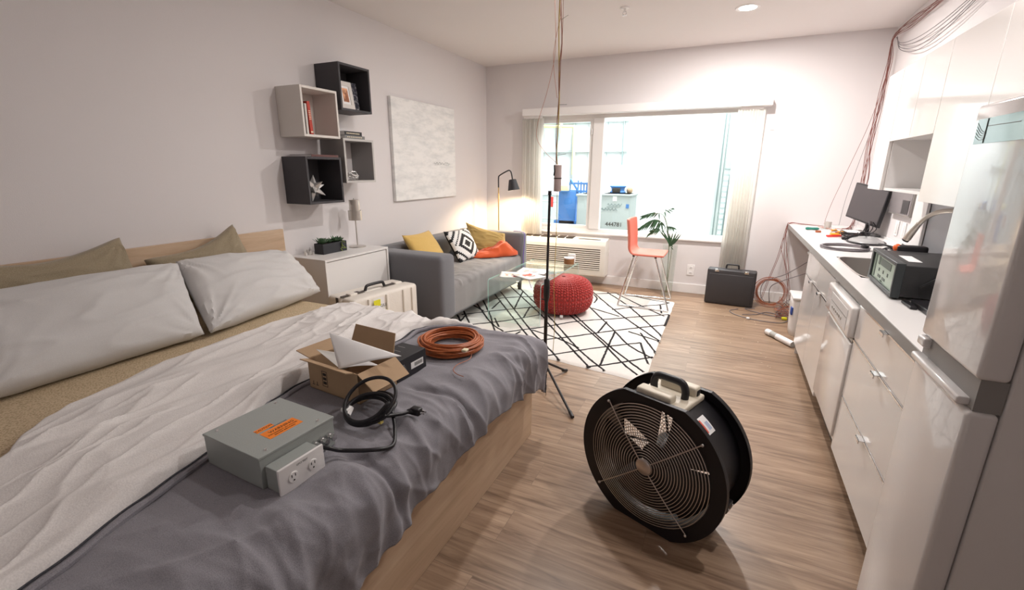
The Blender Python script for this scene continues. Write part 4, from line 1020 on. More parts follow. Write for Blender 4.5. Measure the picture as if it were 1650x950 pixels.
# ------------------------------------------------------------------ palm fronds in a tall clear vase
M_leaf = mat('palm_leaf', (.035, .10, .045), .4, var=.3, vscale=15); M_stem = mat('palm_stem', (.14, .17, .06), .5)
vx, vy = 2.585, -.235
m = thin_glass('vase_glass', (.95, .97, .96))
va_ = tag(MB().lathe([(.0, .004), (.066, .004), (.068, .01), (.085, .62), (.082, .62), (.064, .022), (0, .02)], (vx, vy, 0), 32).build('glass_vase', m, org=(vx, vy, 0)), 'tall clear glass vase on the floor behind the bar stool', 'vase')
pl_ = thing('palm_fronds', 'dark green palm fronds standing in the tall clear vase', 'plant', (vx, vy, .03))
def frond(path, n, L, name='frond', w=.028, seed=0, droop=.3, start=.6):
    P = catmull(path, 10); rnd = random.Random(seed)
    s = MB().tube(P, [.005 - .0035 * i / len(P) for i in range(len(P))], 6, mi=1)
    i0 = int(len(P) * start)
    for k in range(n):
        f = k / (n - 1); i = i0 + int((len(P) - 1 - i0) * f * .98); t = (P[min(i + 1, len(P) - 1)] - P[i - 1]).normalized()
        sd = t.cross(Vector((.2, -1, .3))).normalized()
        for sg in (-1, 1):
            d = (t * (.55 + .5 * f) + sd * sg * (1 - .45 * f)).normalized() + Vector((0, 0, -droop * rnd.uniform(.5, 1.2)))
            ll = L * (math.sin(PI * (.18 + .72 * f)) ** .7) * rnd.uniform(.85, 1.1); d.normalize(); up = d.cross(Vector((rnd.uniform(-.3, .3), -1, rnd.uniform(-.2, .4)))).normalized(); B = P[i]
            def fn(u, v): 
                ww = w * math.sin(PI * min(1, .06 + .94 * v) ** .75) * .5
                return B + d * ll * v + Vector((0, 0, -1)) * ll * .22 * v * v + up * (2 * u - 1) * ww + Vector((0, -.25, 0)) * abs(2 * u - 1) * ww
            s.grid(fn, 2, 7, 0)
    return s.build(name, [M_leaf, M_stem], pl_)
Y0 = -.30
def leaflet(s, B, T, w, sag=.0, roll=0.):
    B, T = Vector(B), Vector(T); d = T - B; up = d.cross(Vector((.15, -1, roll))).normalized()
    def fn(u, v):
        ww = w * math.sin(PI * min(1, .05 + .95 * v) ** .7) * .5
        return B + d * v + Vector((0, 0, -sag)) * v * v + up * (2 * u - 1) * ww + Vector((0, -.3, 0)) * abs(2 * u - 1) * ww
    s.grid(fn, 2, 6, 0)
def spine(P, r0=.004): return MB().tube(P, [r0 * (1 - .6 * i / len(P)) for i in range(len(P))], 6, mi=1)
rnd = random.Random(3)
def leaf(path, tips, w, start, name='frond'):
    P = catmull(path, 12); s = spine(P); n0 = int(len(P) * start); k = 0
    for f, dx, dz in tips:
        B = P[min(len(P) - 1, n0 + int((len(P) - 1 - n0) * f))]; yy = rnd.uniform(-.05, .04)
        leaflet(s, B, (B.x + dx, B.y + yy, B.z + dz), w * rnd.uniform(.85, 1.15), .015, rnd.uniform(-.4, .4))
    s.build(name, [M_leaf, M_stem], pl_)
base = [(vx, vy, .03), (vx - .01, vy, .40), (vx - .02, vy - .02, .64)]
# broad lower left frond: leaflets hanging from its spine and rising above it
leaf(base + [(2.52, -.27, .80), (2.44, Y0, .90), (2.34, Y0, .89), (2.22, Y0, .80)],
     [(.02 + .085 * k, -.045 - .006 * k, -.13 + .004 * k) for k in range(10)] + [(.05 + .09 * k, -.075, .015 - .012 * k) for k in range(9)] + [(1, -.05, -.05), (.0, .03, -.12), (.0, .055, -.05)], .020, .62)
leaf(base + [(2.53, -.27, .82), (2.48, Y0, .96), (2.40, Y0, .985), (2.30, Y0, .955), (2.25, Y0, .93)],
     [(.1 + .09 * k, -.055, -.055 + .003 * k) for k in range(10)] + [(.2 + .1 * k, -.05, .012) for k in range(8)] + [(.0, .01, -.07)], .014, .66)
leaf(base + [(2.53, -.27, .85), (2.485, Y0, .98), (2.52, Y0, 1.02), (2.57, Y0, 1.045)],
     [(.55, .05, -.02), (.7, .06, -.005), (.85, .045, .008), (1, .03, .006), (.5, -.02, .03), (.3, .02, -.05)], .014, .62)
leaf(base + [(2.50, -.27, .76), (2.51, Y0, .82), (2.56, Y0, .835), (2.61, Y0, .825)],
     [(.4 + .1 * k, .045, .014 - .006 * k) for k in range(6)] + [(.4 + .1 * k, .02, -.035) for k in range(6)], .013, .60)
leaf(base + [(2.50, -.27, .72), (2.47, Y0, .79), (2.40, Y0, .79), (2.34, Y0, .74)],
     [(.3 + .1 * k, -.05, -.055) for k in range(7)] + [(.3 + .1 * k, -.035, .02) for k in range(6)], .018, .60)
s = spine(catmull([(vx, vy, .03), (vx + .01, vy, .35), (vx + .02, vy - .03, .60), (2.60, Y0, .62)], 10))
for tx, tz in ((2.43, .80), (2.47, .81), (2.50, .77), (2.53, .80), (2.56, .76), (2.61, .78), (2.645, .785), (2.69, .78), (2.705, .76), (2.66, .70)):
    leaflet(s, (2.60 + rnd.uniform(-.02, .02), Y0, .60 + rnd.uniform(0, .04)), (tx, Y0 + rnd.uniform(-.06, .03), tz), .020, -.012, rnd.uniform(-.3, .3))
leaflet(s, (2.60, Y0, .60), (2.63, Y0 - .02, .57), .012)
s.build('frond', [M_leaf, M_stem], pl_)

# ------------------------------------------------------------------ dark suitcase
M_sc = mat('suitcase_grey', (.045, .042, .045), .45, bump=.35, bscale=260); M_scd = mat('suitcase_band', (.03, .028, .03), .4)
sc = thing('hard_briefcase', 'charcoal hard-shell case standing upright against the wall under the blinds', 'case', (3.278, -.335, 0), -.06)
FS = world(sc)
def LS(mb): return mb.xf(FS)
LS(MB().rbox(-.25, .25, -.072, -.004, .004, .405, .02, 3)).build('front_shell', M_sc, sc)
LS(MB().rbox(-.25, .25, .004, .066, .004, .405, .02, 3)).build('rear_shell', M_sc, sc)
LS(MB().rbox(-.244, .244, -.01, .01, .008, .400, .006, 2)).build('seam_band', M_chrome, sc)
LS(MB().rbox(-.225, .225, -.077, -.06, .03, .355, .008, 2)).build('raised_panel', M_sc, sc)
LS(MB().tube(catmull([(-.065, 0, .40), (-.06, 0, .445), (-.04, 0, .455), (.04, 0, .455), (.06, 0, .445), (.065, 0, .40)], 6), .009, 10)).build('carry_handle', M_black, sc)
for x in (-.15, .15): LS(MB().rbox(x - .022, x + .022, -.079, -.055, .378, .405, .004)).build('latch', M_chrome, sc)
LS(MB().rbox(-.10, .10, -.02, .02, .395, .410, .006)).build('handle_plate', M_scd, sc)

# ------------------------------------------------------------------ tripod stand and hanging sensor string
M_st = mat('stand_black', (.02, .018, .02), .4)
mx_, my_ = 2.098, -3.10
ms = thing('tripod_stand', 'black telescopic microphone-type stand with folded-out legs beside the bed foot', 'stand', (mx_, my_, 0))
MB().cyl((mx_, my_, .05), (mx_, my_, .74), .0125, 14).build('lower_tube', M_st, ms)
MB().cyl((mx_, my_, .70), (mx_ + .004, my_, 1.32), .0085, 14).build('upper_tube', M_st, ms)
MB().tube([(mx_, my_, .60), (mx_, my_, .63), (mx_, my_, .70), (mx_, my_, .75), (mx_, my_, .76)], [.014, .020, .022, .019, .012], 16).build('clutch_grip', M_st, ms)
MB().tube([(mx_, my_, .61), (mx_ - .035, my_ - .01, .615)], .004, 8).build('clutch_lever', M_st, ms)
MB().tube([(mx_, my_, .07), (mx_, my_, .09), (mx_, my_, .15), (mx_, my_, .17)], [.018, .026, .026, .016], 16).build('leg_hub', M_st, ms)
MB().cyl((mx_ + .004, my_, 1.315), (mx_ + .004, my_, 1.34), .012, 12).build('top_cap', M_st, ms)
for a, L_ in ((-50, .52), (68, .235), (188, .42)):
    a = math.radians(a); e = (mx_ + L_ * math.cos(a), my_ + L_ * math.sin(a), .012)
    l = MB().cyl((mx_ + .02 * math.cos(a), my_ + .02 * math.sin(a), .14), e, .0085, 10).build('leg', M_st, ms)
    MB().tube([(e[0] - .035 * math.cos(a), e[1] - .035 * math.sin(a), .024), (e[0] + .012 * math.cos(a), e[1] + .012 * math.sin(a), .011)], .0115, 12).build('rubber_foot', M_st, l)
M_wy = mat('wire_yellow', (.62, .48, .14), .5); M_wb = mat('wire_brown', (.30, .12, .08), .5); M_wp = mat('wire_pink', (.55, .28, .22), .5)
hx, hy = 2.135, -3.05
hs = thing('sensor_string', 'string of thin wires hanging from the ceiling to a pale sensor tube over the stand', 'sensor', (hx, hy, H))
MB().tube(catmull([(hx - .005, hy, H - .002), (hx - .022, hy, 2.35), (hx - .006, hy, 1.9), (hx - .012, hy, 1.6), (hx - .005, hy, 1.50)], 6), .0035, 6).build('yellow_rod', M_wy, hs)
s = MB(); rnd = random.Random(4)
for k in range(4):
    P = [(hx + rnd.uniform(-.012, .012) - .01, hy + rnd.uniform(-.01, .01), H - (H - 1.5) * i / 7) for i in range(8)]
    s.tube(catmull(P, 5), .0014, 5)
s.build('wire_bundle', M_wb, hs)
MB().tube(catmull([(hx - .06, hy, H), (hx - .055, hy, 2.5), (hx - .04, hy, 2.25), (hx - .045, hy, 2.12), (hx - .09, hy, 1.93), (hx - .145, hy, 1.76), (hx - .148, hy, 1.66), (hx - .09, hy, 1.58), (hx - .02, hy, 1.52), (hx, hy, 1.50)], 6), .0016, 6).build('looping_wire', M_wp, hs)
MB().tube(catmull([(hx - .01, hy, 2.35), (hx - .04, hy, 2.23), (hx - .05, hy, 2.1), (hx - .02, hy, 1.9)], 6), .0016, 6).build('looping_wire', M_wp, hs)
for (z, dx, dz) in ((2.33, .035, .02), (1.86, .045, -.001), (1.56, .05, .008)): MB().tube([(hx - .01, hy, z), (hx + dx, hy, z + dz)], .0014, 6).build('cable_tie', M_ink2, hs)
M_tube = mat('sensor_pale', (.68, .56, .55), .4)
MB().tube([(hx, hy, 1.335), (hx, hy, 1.34), (hx, hy, 1.50), (hx, hy, 1.503)], [.02, .024, .024, .02], 20).build('sensor_tube', M_tube, hs)
MB().tube([(hx, hy, 1.415), (hx, hy, 1.421)], .0255, 20).build('dark_band', M_ink, hs)
MB().tube([(hx - .02, hy - .018, 1.435), (hx - .015, hy - .02, 1.46), (hx - .02, hy - .014, 1.50)], .005, 8).build('clip', M_black, hs)
MB().tube(catmull([(hx, hy, 1.335), (hx + .002, hy, 1.0), (hx - .004, hy, .7), (hx + .01, hy, .45), (hx + .004, hy, .22)], 6), .0022, 6).build('lower_string', M_wy, hs)
# ------------------------------------------------------------------ drum fan on the floor
M_fan = mat('fan_black', (.010, .009, .012), .42, bump=.08, bscale=350); M_fanc = mat('fan_cream', (.72, .65, .53), .45); M_grill = mat('grill_chrome', (.66, .62, .60), .32, 1)
M_blade = mat('fan_blade', (.03, .03, .032), .45)
fan = thing('drum_fan', 'black drum floor fan with round wire grille and cream handle on the wood floor', 'fan', (2.972, -4.214, 0), math.radians(-21.2))
FF = world(fan)
def LF(mb): return mb.xf(FF)
R_, hz, D_, cz = .325, .296, .252, .296
def outline(R, n=30):
    aa = math.acos(.136 / R) if R > .136 else 0
    P = []
    a0 = math.asin(min(1, hz / R)); 
    for sgn in (1, -1):
        s0, s1 = (-a0, a0) if sgn == 1 else (PI - a0, PI + a0)
        for k in range(n + 1): a = s0 + (s1 - s0) * k / n; P.append((R * math.cos(a), R * math.sin(a)))
    return P
def ringplate(y0, y1, rin):
    """plate with flats top and bottom and a round opening"""
    o = outline(R_); n = len(o); s = MB(); inn = []
    for (x, z) in o: a = math.atan2(z, x); inn.append((rin * math.cos(a), rin * math.sin(a)))
    # densify along the flats so that the inner opening is round
    O, I = [], []
    for i in range(n):
        a, b = o[i], o[(i + 1) % n]; seg = 10 if math.dist(a, b) > .1 else 1
        for k in range(seg):
            p = (a[0] + (b[0] - a[0]) * k / seg, a[1] + (b[1] - a[1]) * k / seg); O.append(p); q = math.atan2(p[1], p[0]); I.append((rin * math.cos(q), rin * math.sin(q)))
    n = len(O); vs = []
    for ring in (O, I):
        for y in (y0, y1): vs += [(x, y, cz + z) for x, z in ring]
    fs = []
    for i in range(n):
        j = (i + 1) % n
        fs += [(i, 2 * n + i, 2 * n + j, j), (n + j, 3 * n + j, 3 * n + i, n + i), (i, j, n + j, n + i), (2 * n + j, 2 * n + i, 3 * n + i, 3 * n + j)]
    return s.add([Vector(v) for v in vs], fs, 0)
for y0, y1, nm in ((0, .003, 'front_plate'), (D_ - .003, D_, 'rear_plate')):
    s = ringplate(y0, y1, .268)
    # turned-in lip around the rim
    o = outline(R_); 
    for i in range(len(o)):
        a, b = o[i], o[(i + 1) % len(o)]
        ya, yb = (y0, y0 + .022) if y0 == 0 else (y1 - .022, y1)
        s.add([(a[0], ya, cz + a[1]), (b[0], ya, cz + b[1]), (b[0], yb, cz + b[1]), (a[0], yb, cz + a[1]), (a[0] * .992, ya, cz + a[1] * .992), (b[0] * .992, ya, cz + b[1] * .992), (b[0] * .992, yb, cz + b[1] * .992), (a[0] * .992, yb, cz + a[1] * .992)], [(0, 1, 2, 3), (7, 6, 5, 4), (3, 2, 6, 7)], 0)
    LF(s).build(nm, M_fan, fan)
s = MB().lathe([(.273, .003), (.273, D_ - .003), (.281, D_ - .003), (.281, .003), (.273, .003)], (0, 0, 0), 72)
s.xf(Matrix.Translation((0, 0, cz)) @ Matrix.Rotation(-PI / 2, 4, 'X')); LF(s).build('drum', M_fan, fan)
def grille(y, nm, bulge):
    s = MB(); N = 20
    for k in range(N):
        r = .036 + (.264 - .036) * k / (N - 1)
        yy = y - bulge * (1 - (r / .28) ** 2)
        s.tube([(r * math.cos(a), yy, cz + r * math.sin(a)) for a in [2 * PI * i / 64 for i in range(64)]], .0017, 5, True)
    for a in (2.30, .74, 2.30 + PI, .74 + PI):
        s.tube([(r * math.cos(a), y - bulge * (1 - (r / .28) ** 2) - .003 * (1 if bulge > 0 else -1), cz + r * math.sin(a)) for r in (.02, .08, .15, .22, .272, .292)], .0024, 6)
    LF(s).build(nm, M_grill, fan)
    for a in (2.30, .74, 2.30 + PI, .74 + PI):
        q = MB().sphere((.294 * math.cos(a), y - .005 * (1 if bulge > 0 else -1), cz + .294 * math.sin(a)), .0065, 10, 6); LF(q).build('grille_bolt', M_grill, fan)
grille(-.004, 'front_grille', .018); grille(D_ + .004, 'rear_grille', -.012)
s = MB().lathe([(0, 0), (.033, 0), (.034, .004), (.030, .007), (0, .008)], (0, 0, 0), 32); s.xf(Matrix.Translation((0, -.021, cz)) @ Matrix.Rotation(PI / 2, 4, 'X')); LF(s).build('hub_badge', M_grill, fan)
s = MB().cyl((0, .07, cz), (0, .20, cz), .062, 28); LF(s).build('motor', M_fan, fan)
s = MB().cyl((0, .055, cz), (0, .085, cz), .045, 28); LF(s).build('hub', M_blade, fan)
for k in range(5):
    a0 = 2 * PI * k / 5 + .70
    def bl(u, v, a0=a0):
        r = .045 + .212 * v; sp = (.70 + .10 * v); a = a0 + sp * (u - .5) * 1.42 + .12 * v
        return (r * math.cos(a), .075 + (u - .5) * .055 * (1 - .35 * v), cz + r * math.sin(a))
    LF(MB().grid(bl, 8, 8)).build('blade', M_blade, fan, solid=.002)
s = MB()
for a in (.4, .4 + 2.1, .4 + 4.2): s.bx(-.01, .01, .18, .184, 0, .275); 
s = MB()
for a in (.2, .2 + PI / 2, .2 + PI, .2 + 1.5 * PI):
    s.tube([(.05 * math.cos(a), .19, cz + .05 * math.sin(a)), (.275 * math.cos(a), .19, cz + .275 * math.sin(a))], .006, 6)
LF(s).build('motor_bracket', M_fan, fan)
# cream handle housing on top of the drum
zt = cz + .281
s = MB().rbox(-.10, .115, .035, D_ - .03, zt - .022, zt + .004, .008, 3); LF(s).build('housing_base', M_fanc, fan)
s = MB().rbox(-.095, .06, .028, .085, zt - .01, zt + .034, .012, 3); LF(s).build('front_housing', M_fanc, fan)
s = MB().rbox(-.06, .10, D_ - .088, D_ - .038, zt - .01, zt + .042, .012, 3); LF(s).build('switch_housing', M_fanc, fan)
s = MB().tube(catmull([(-.062, .125, zt - .005), (-.065, .125, zt + .035), (-.05, .125, zt + .066), (0, .125, zt + .070), (.055, .125, zt + .066), (.073, .125, zt + .035), (.072, .125, zt - .005)], 6), .0155, 12); LF(s).build('handle', M_black, fan)
LF(MB().rbox(.085, .103, D_ - .078, D_ - .05, zt + .004, zt + .03, .003)).build('rocker_switch', M_black, fan)
# paper label on the drum, following its curve
def lab(u, v):
    a = 1.02 - .26 * u; r = .2818; return (r * math.cos(a), .06 + .075 * v, cz + r * math.sin(a))
LF(MB().grid(lab, 8, 2)).build('paper_label', M_paper, fan)
def lab2(u, v):
    a = .99 - .20 * u; r = .2822; return (r * math.cos(a), .068 + .024 * v, cz + r * math.sin(a))
LF(MB().grid(lab2, 6, 2)).build('red_mark', mat('label_red', (.75, .12, .08), .5), fan)
def lab3(u, v):
    a = .93 - .12 * u; r = .2822; return (r * math.cos(a), .105 + .022 * v, cz + r * math.sin(a))
LF(MB().grid(lab3, 6, 2)).build('blue_print', mat('label_blue', (.45, .52, .68), .5), fan)
s = MB().rbox(.272, .300, .10, .16, cz - .12, cz - .085, .005); LF(s).build('cord_clamp', M_fan, fan)
for y in (.11, .15): LF(MB().sphere((.302, y, cz - .10), .004, 8, 6)).build('clamp_screw', M_chrome, fan)
# ------------------------------------------------------------------ worktop, base units
M_top = mat('worktop_white', (.78, .76, .75), .3); M_edge = mat('worktop_edge', (.33, .32, .31), .5); M_kick = mat('toe_kick', (.10, .08, .065), .7); M_seam = mat('cabinet_edge', (.40, .38, .36), .4, .6)
XB, XT = 3.797, 3.772
SX0, SX1_, SY0_, SY1_ = 3.86, 4.24, -2.92, -2.22          # sink hole
wt = thing('worktop', 'long white kitchen worktop with grey front edge', 'worktop', (4.1, -2.2, .87))
b = MB()
for a in ((XT + .004, SX0, -4.29, -.004), (SX1_, W - .002, -4.29, -.004), (SX0, SX1_, -4.29, SY0_), (SX0, SX1_, SY1_, -.004)): b.bx(a[0], a[1], a[2], a[3], .872, .912)
b.build('slab', M_top, wt)
MB().bx(XT, XT + .004, -4.29, -.004, .870, .912).build('front_edge', M_edge, wt)
MB().bx(W - .014, W - .002, -4.29, -.004, .912, .93).build('rear_upstand', M_top, wt)
sk = thing('kitchen_sink', 'stainless steel sink bowl set into the white worktop', 'sink', (4.05, -2.57, .75))
s = MB(); r = .035; z1, z0 = .9135, .76
def sinkf(u, v):
    cx, cy, hx, hy = (SX0 + SX1_) / 2, (SY0_ + SY1_) / 2, (SX1_ - SX0) / 2, (SY1_ - SY0_) / 2
    a = 2 * PI * u; e = 7
    c_, s_ = math.cos(a), math.sin(a); q = (abs(c_) ** e + abs(s_) ** e) ** (-1 / e)
    prof = [(1.04, 1.03, z1), (1.0, 1.0, z1 + .002), (.985, .99, z1 - .006), (.96, .975, z0 + .03), (.90, .94, z0 + .006), (.5, .5, z0), (.12, .08, z0 - .004)]
    k = min(len(prof) - 1, int(round(v * (len(prof) - 1)))); p = prof[k]
    return (cx + hx * p[0] * c_ * q, cy + hy * p[1] * s_ * q, p[2])
s.grid(sinkf, 64, 6, 0, True); s.build('bowl', M_steel, sk)
MB().lathe([(0, .002), (.035, .002), (.04, .006)], (4.05, -2.57, z0 - .004), 24).build('drain', M_chrome, sk)

def handle(z, y, parent, vert=False):
    b = MB(); b.bx(XB - .042, XB - .019, y - .026, y + .026, z, z + .0035); b.bx(XB - .042, XB - .038, y - .026, y + .026, z - .012, z + .0035)
    return b.build('handle', M_chrome, parent, bevel=.001)
def front(name, y0, y1, z0, z1, parent, hy=None, hz=None):
    o = MB().bx(XB - .019, XB, y0 + .0025, y1 - .0025, z0 + .002, z1 - .002).build(name, M_gloss, parent, bevel=.0012)
    e = MB().bx(XB - .0215, XB - .019, y0 + .004, y1 - .004, z1 - .009, z1 - .002).build('edge_strip', M_chrome, o)
    if hy is not None: handle(hz if hz else z1 - .003, hy, o)
    return o
def carcass(name, label, y0, y1):
    t = thing(name, label, 'cabinet', (4.1, (y0 + y1) / 2, 0))
    MB().bx(XB + .001, W - .003, y0 + .0005, y1 - .0005, .10, .86 if not (y0 < -2 < y1 or y0 < -2.5 < y1) else .74).build('body', M_white, t)
    MB().bx(XB + .06, XB + .075, y0, y1, 0, .10).build('toe_kick', M_kick, t)
    return t
c1 = carcass('base_cabinet', 'white base cabinet with two doors and two shallow drawer fronts below the sink', -2.762, -1.70)
front('drawer_front', -2.23, -1.70, .695, .868, c1, -1.80); front('drawer_front', -2.762, -2.23, .695, .868, c1)
front('door', -2.23, -1.70, .10, .693, c1, -2.06); front('door', -2.762, -2.23, .10, .693, c1, -2.42)
s = MB().bx(XB, W - .002, -1.70, -1.695, 0, .868); s.build('end_panel', M_white, c1)
dw = thing('dishwasher', 'white built-in dishwasher with raised control panel', 'dishwasher', (4.1, -3.065, 0))
MB().bx(XB + .001, W - .003, -3.362, -2.764, .10, .865).build('tub', M_white, dw)
MB().rbox(XB - .030, XB, -3.36, -2.768, .155, .665, .008).build('door', M_gloss, dw)
cpn = MB().rbox(XB - .048, XB + .0, -3.36, -2.768, .690, .845, .012, 3).build('control_panel', M_gloss, dw)
MB().bx(XB - .0495, XB - .0475, -3.30, -2.90, .71, .815).build('inset', mat('panel_inset', (.70, .69, .69), .35), cpn)
MB().bx(XB - .050, XB - .0485, -3.29, -2.91, .77, .776).build('display_line', M_edge, cpn)
for k in range(6): MB().rbox(XB - .0515, XB - .049, -3.20 + k * .045, -3.175 + k * .045, .735, .750, .001).build('button', M_seam, cpn)
MB().bx(XB - .020, XB, -3.355, -2.772, .667, .688).build('handle_recess', M_seam, dw)
MB().bx(XB + .03, XB + .045, -3.36, -2.768, .02, .15).build('kick_plate', M_kick, dw)
c2 = carcass('base_cabinet', 'white three-drawer base cabinet between the dishwasher and the refrigerator', -4.245, -3.364)
for z0, z1 in ((.695, .868), (.40, .693), (.10, .398)): front('drawer', -4.245, -3.364, z0, z1, c2, -3.80)

# ------------------------------------------------------------------ wall cabinets
XU = 4.078
def wallcab(y0, y1, z0, z1, doors, label, open_below=None):
    t = thing('wall_cabinet', label, 'cabinet', (4.25, (y0 + y1) / 2, z0), 0, 'white wall cabinets')
    zz = open_below if open_below else z0
    b = MB(); b.bx(XU, W - .003, y0, y0 + .016, z0, z1); b.bx(XU, W - .003, y1 - .016, y1, z0, z1); b.bx(XU, W - .003, y0 + .016, y1 - .016, z1 - .016, z1); b.bx(XU, W - .003, y0 + .016, y1 - .016, zz, zz + .016); b.bx(W - .012, W - .003, y0 + .016, y1 - .016, z0, z1 - .016)
    if open_below: b.bx(XU, W - .003, y0 + .016, y1 - .016, z0, z0 + .016)
    b.build('carcass', M_white, t, bevel=.001)
    n = doors; w = (y1 - y0) / n
    for k in range(n): MB().bx(XU - .019, XU - .001, y0 + k * w + .002, y0 + (k + 1) * w - .002, zz + (.0 if not open_below else -.004), z1).build('door', M_gloss, t, bevel=.0012)
    return t
ZU0, ZU1 = 1.352, 2.10
wallcab(-2.055, -1.74, ZU0, ZU1, 1, 'white single-door wall cabinet at the window end of the row')
wallcab(-2.80, -2.056, ZU0, ZU1, 2, 'white wall cabinet with two short doors over an open niche', open_below=1.665)
wallcab(-3.335, -2.801, ZU0 - .03, ZU1, 1, 'white full-height wall cabinet between the niche and the refrigerator')
wallcab(-4.20, -3.336, 1.735, ZU1, 2, 'white short wall cabinet just before the refrigerator')
wallcab(-5.15, -4.201, 1.735, ZU1, 2, 'white short wall cabinet above the refrigerator')
struct(MB().bx(W - .010, W - .001, -3.33, -1.88, .93, 1.32).build('wall_backsplash', mat('splash_grey', (.33, .34, .37), .35)))
t = MB().bx(W - .03, W - .012, -1.87, -1.62, .935, 1.345).build('splash_board', M_white, org=(W - .02, -1.75, .93), bevel=.002); tag(t, 'white upright board against the wall behind the tap', 'board')

# ------------------------------------------------------------------ refrigerator
M_fr = mat('fridge_white', (.80, .78, .775), .13, coat=.6, bump=.03, bscale=60); M_frs = mat('fridge_recess', (.30, .29, .28), .5)
XF_, FY0, FY1 = 3.715, -4.632, -4.275
fg = thing('refrigerator', 'tall glossy white top-freezer refrigerator at the near end of the kitchen', 'refrigerator', (4.05, -4.45, 0))
MB().bx(XF_ + .065, W - .03, FY0 + .01, FY1 - .01, .03, 1.625).build('cabinet', M_white, fg, bevel=.006)
fz = MB().rbox(XF_, XF_ + .06, FY0, FY1, 1.015, 1.64, .012, 4).build('freezer_door', M_fr, fg)
rd = MB().rbox(XF_, XF_ + .06, FY0, FY1, .06, .935, .012, 4).build('fridge_door', M_fr, fg)
MB().bx(XF_ + .012, XF_ + .062, FY0 + .01, FY1 - .008, .935, 1.015).build('gap_gasket', M_frs, fg)
s = MB().rbox(XF_ - .012, XF_ + .03, -4.60, FY1 - .004, .938, .958, .006); s.build('door_grip', M_fr, rd)
s = MB().rbox(XF_ - .006, XF_ + .03, -4.33, FY1 - .004, .985, 1.012, .006); s.build('freezer_grip', M_fr, fz)
M_teal = mat('reflection_teal', (.30, .46, .46), .15, coat=.6)
s = MB().bx(XF_ - .0015, XF_ + .0, FY0 + .03, FY1 - .03, 1.542, 1.602); s.build('teal_reflection', M_teal, fz)  # teal strip paints a reflection of the warehouse onto the freezer door
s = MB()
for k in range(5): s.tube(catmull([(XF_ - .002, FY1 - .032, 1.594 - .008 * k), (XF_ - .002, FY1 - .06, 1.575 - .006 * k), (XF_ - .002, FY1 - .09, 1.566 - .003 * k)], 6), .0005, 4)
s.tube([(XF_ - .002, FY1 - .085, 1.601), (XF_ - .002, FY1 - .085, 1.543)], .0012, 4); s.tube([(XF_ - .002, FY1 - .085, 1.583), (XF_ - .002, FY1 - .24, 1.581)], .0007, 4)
s.build('wire_reflection', M_ink2, fz)  # thin dark lines draw the wires mirrored in the teal reflection
for x in (XF_ + .1, W - .1):
    for y in (FY0 + .06, FY1 - .06): MB().cyl((x, y, 0), (x, y, .035), .02, 10).build('foot', M_black, fg)

# ------------------------------------------------------------------ tap
tp = thing('kitchen_tap', 'brushed steel gooseneck tap arching over the sink', 'tap', (4.33, -2.72, .912))
MB().lathe([(.0, 0), (.028, 0), (.028, .01), (.018, .02), (.015, .09), (0, .09)], (4.33, -2.72, .912), 24).build('base', M_steel, tp)
arc_ = [(4.33, -2.72, .99), (4.33, -2.72, 1.12), (4.325, -2.71, 1.21), (4.29, -2.67, 1.262), (4.24, -2.60, 1.262), (4.20, -2.535, 1.225), (4.175, -2.495, 1.17)]
MB().tube(catmull(arc_, 8), .013, 14).build('spout', M_steel, tp)
MB().tube([(4.178, -2.50, 1.18), (4.165, -2.48, 1.14), (4.150, -2.455, 1.085), (4.148, -2.452, 1.078)], [.014, .018, .021, .018], 16).build('spray_head', M_steel, tp)
MB().tube([(4.150, -2.455, 1.084), (4.146, -2.449, 1.072)], .0185, 16).build('spray_ring', M_black, tp)
MB().tube([(4.33, -2.735, .96), (4.33, -2.79, .985)], .006, 8).build('lever', M_steel, tp)

# ------------------------------------------------------------------ test instrument
M_inst = mat('instrument_black', (.022, .022, .024), .5, bump=.1, bscale=300); M_lcd = mat('lcd_green', (.34, .44, .35), .3); M_lcdd = mat('lcd_dark', (.07, .10, .08), .4); M_bez = mat('bezel_dark', (.035, .042, .045), .4)
ti = thing('test_instrument', 'black bench test instrument with pale green display panel on the worktop', 'instrument', (4.03, -3.17, .912), -.04)
FI = world(ti)
def LI(mb): return mb.xf(FI)
ix, iy = -.155, .243
LI(MB().rbox(ix + .012, .22, -iy + .004, iy - .004, .016, .160, .006, 2)).build('housing', M_inst, ti)
b = MB(); z0, z1 = .010, .168
for a in ((-iy, -iy + .02, z0, z1), (iy - .035, iy, z0, z1), (-iy + .02, iy - .035, z0, z0 + .018), (-iy + .02, iy - .035, z1 - .016, z1)): b.bx(ix, ix + .035, a[0], a[1], a[2], a[3])
LI(b).build('bezel', M_bez, ti, bevel=.003)
LI(MB().bx(ix + .010, ix + .014, -iy + .02, iy - .035, z0 + .018, z1 - .016)).build('display_panel', M_lcd, ti)
s = MB(); s.bx(ix + .0085, ix + .010, -.13, .07, .108, .140); s.bx(ix + .0085, ix + .010, .085, .115, .105, .143); s.bx(ix + .0085, ix + .010, .155, .175, .035, .145)
for k in range(3): s.bx(ix + .0085, ix + .010, -.10 + k * .085, -.082 + k * .085, .074, .090); 
for k in range(2): s.bx(ix + .0085, ix + .010, -.06 + k * .09, -.005 + k * .09, .045, .058)
LI(s).build('dark_controls', M_lcdd, ti)
s = MB(); s.text('OPERATE', .010, frame((ix + .0083, .0, .0365), (0, -1, 0), (0, 0, 1)), .0003); LI(s).build('panel_text', M_lcdd, ti)
LI(MB().bx(-.085, -.035, -.12, .06, .1601, .1608)).build('top_label', M_paper, ti)
LI(MB().tube(catmull([(.12, -iy - .012, .09), (.14, -iy - .014, .155), (.15, -iy, .178), (.15, 0, .186), (.15, iy, .178), (.14, iy + .012, .155), (.12, iy + .012, .09)], 5), .009, 8)).build('carry_bar', M_bez, ti)
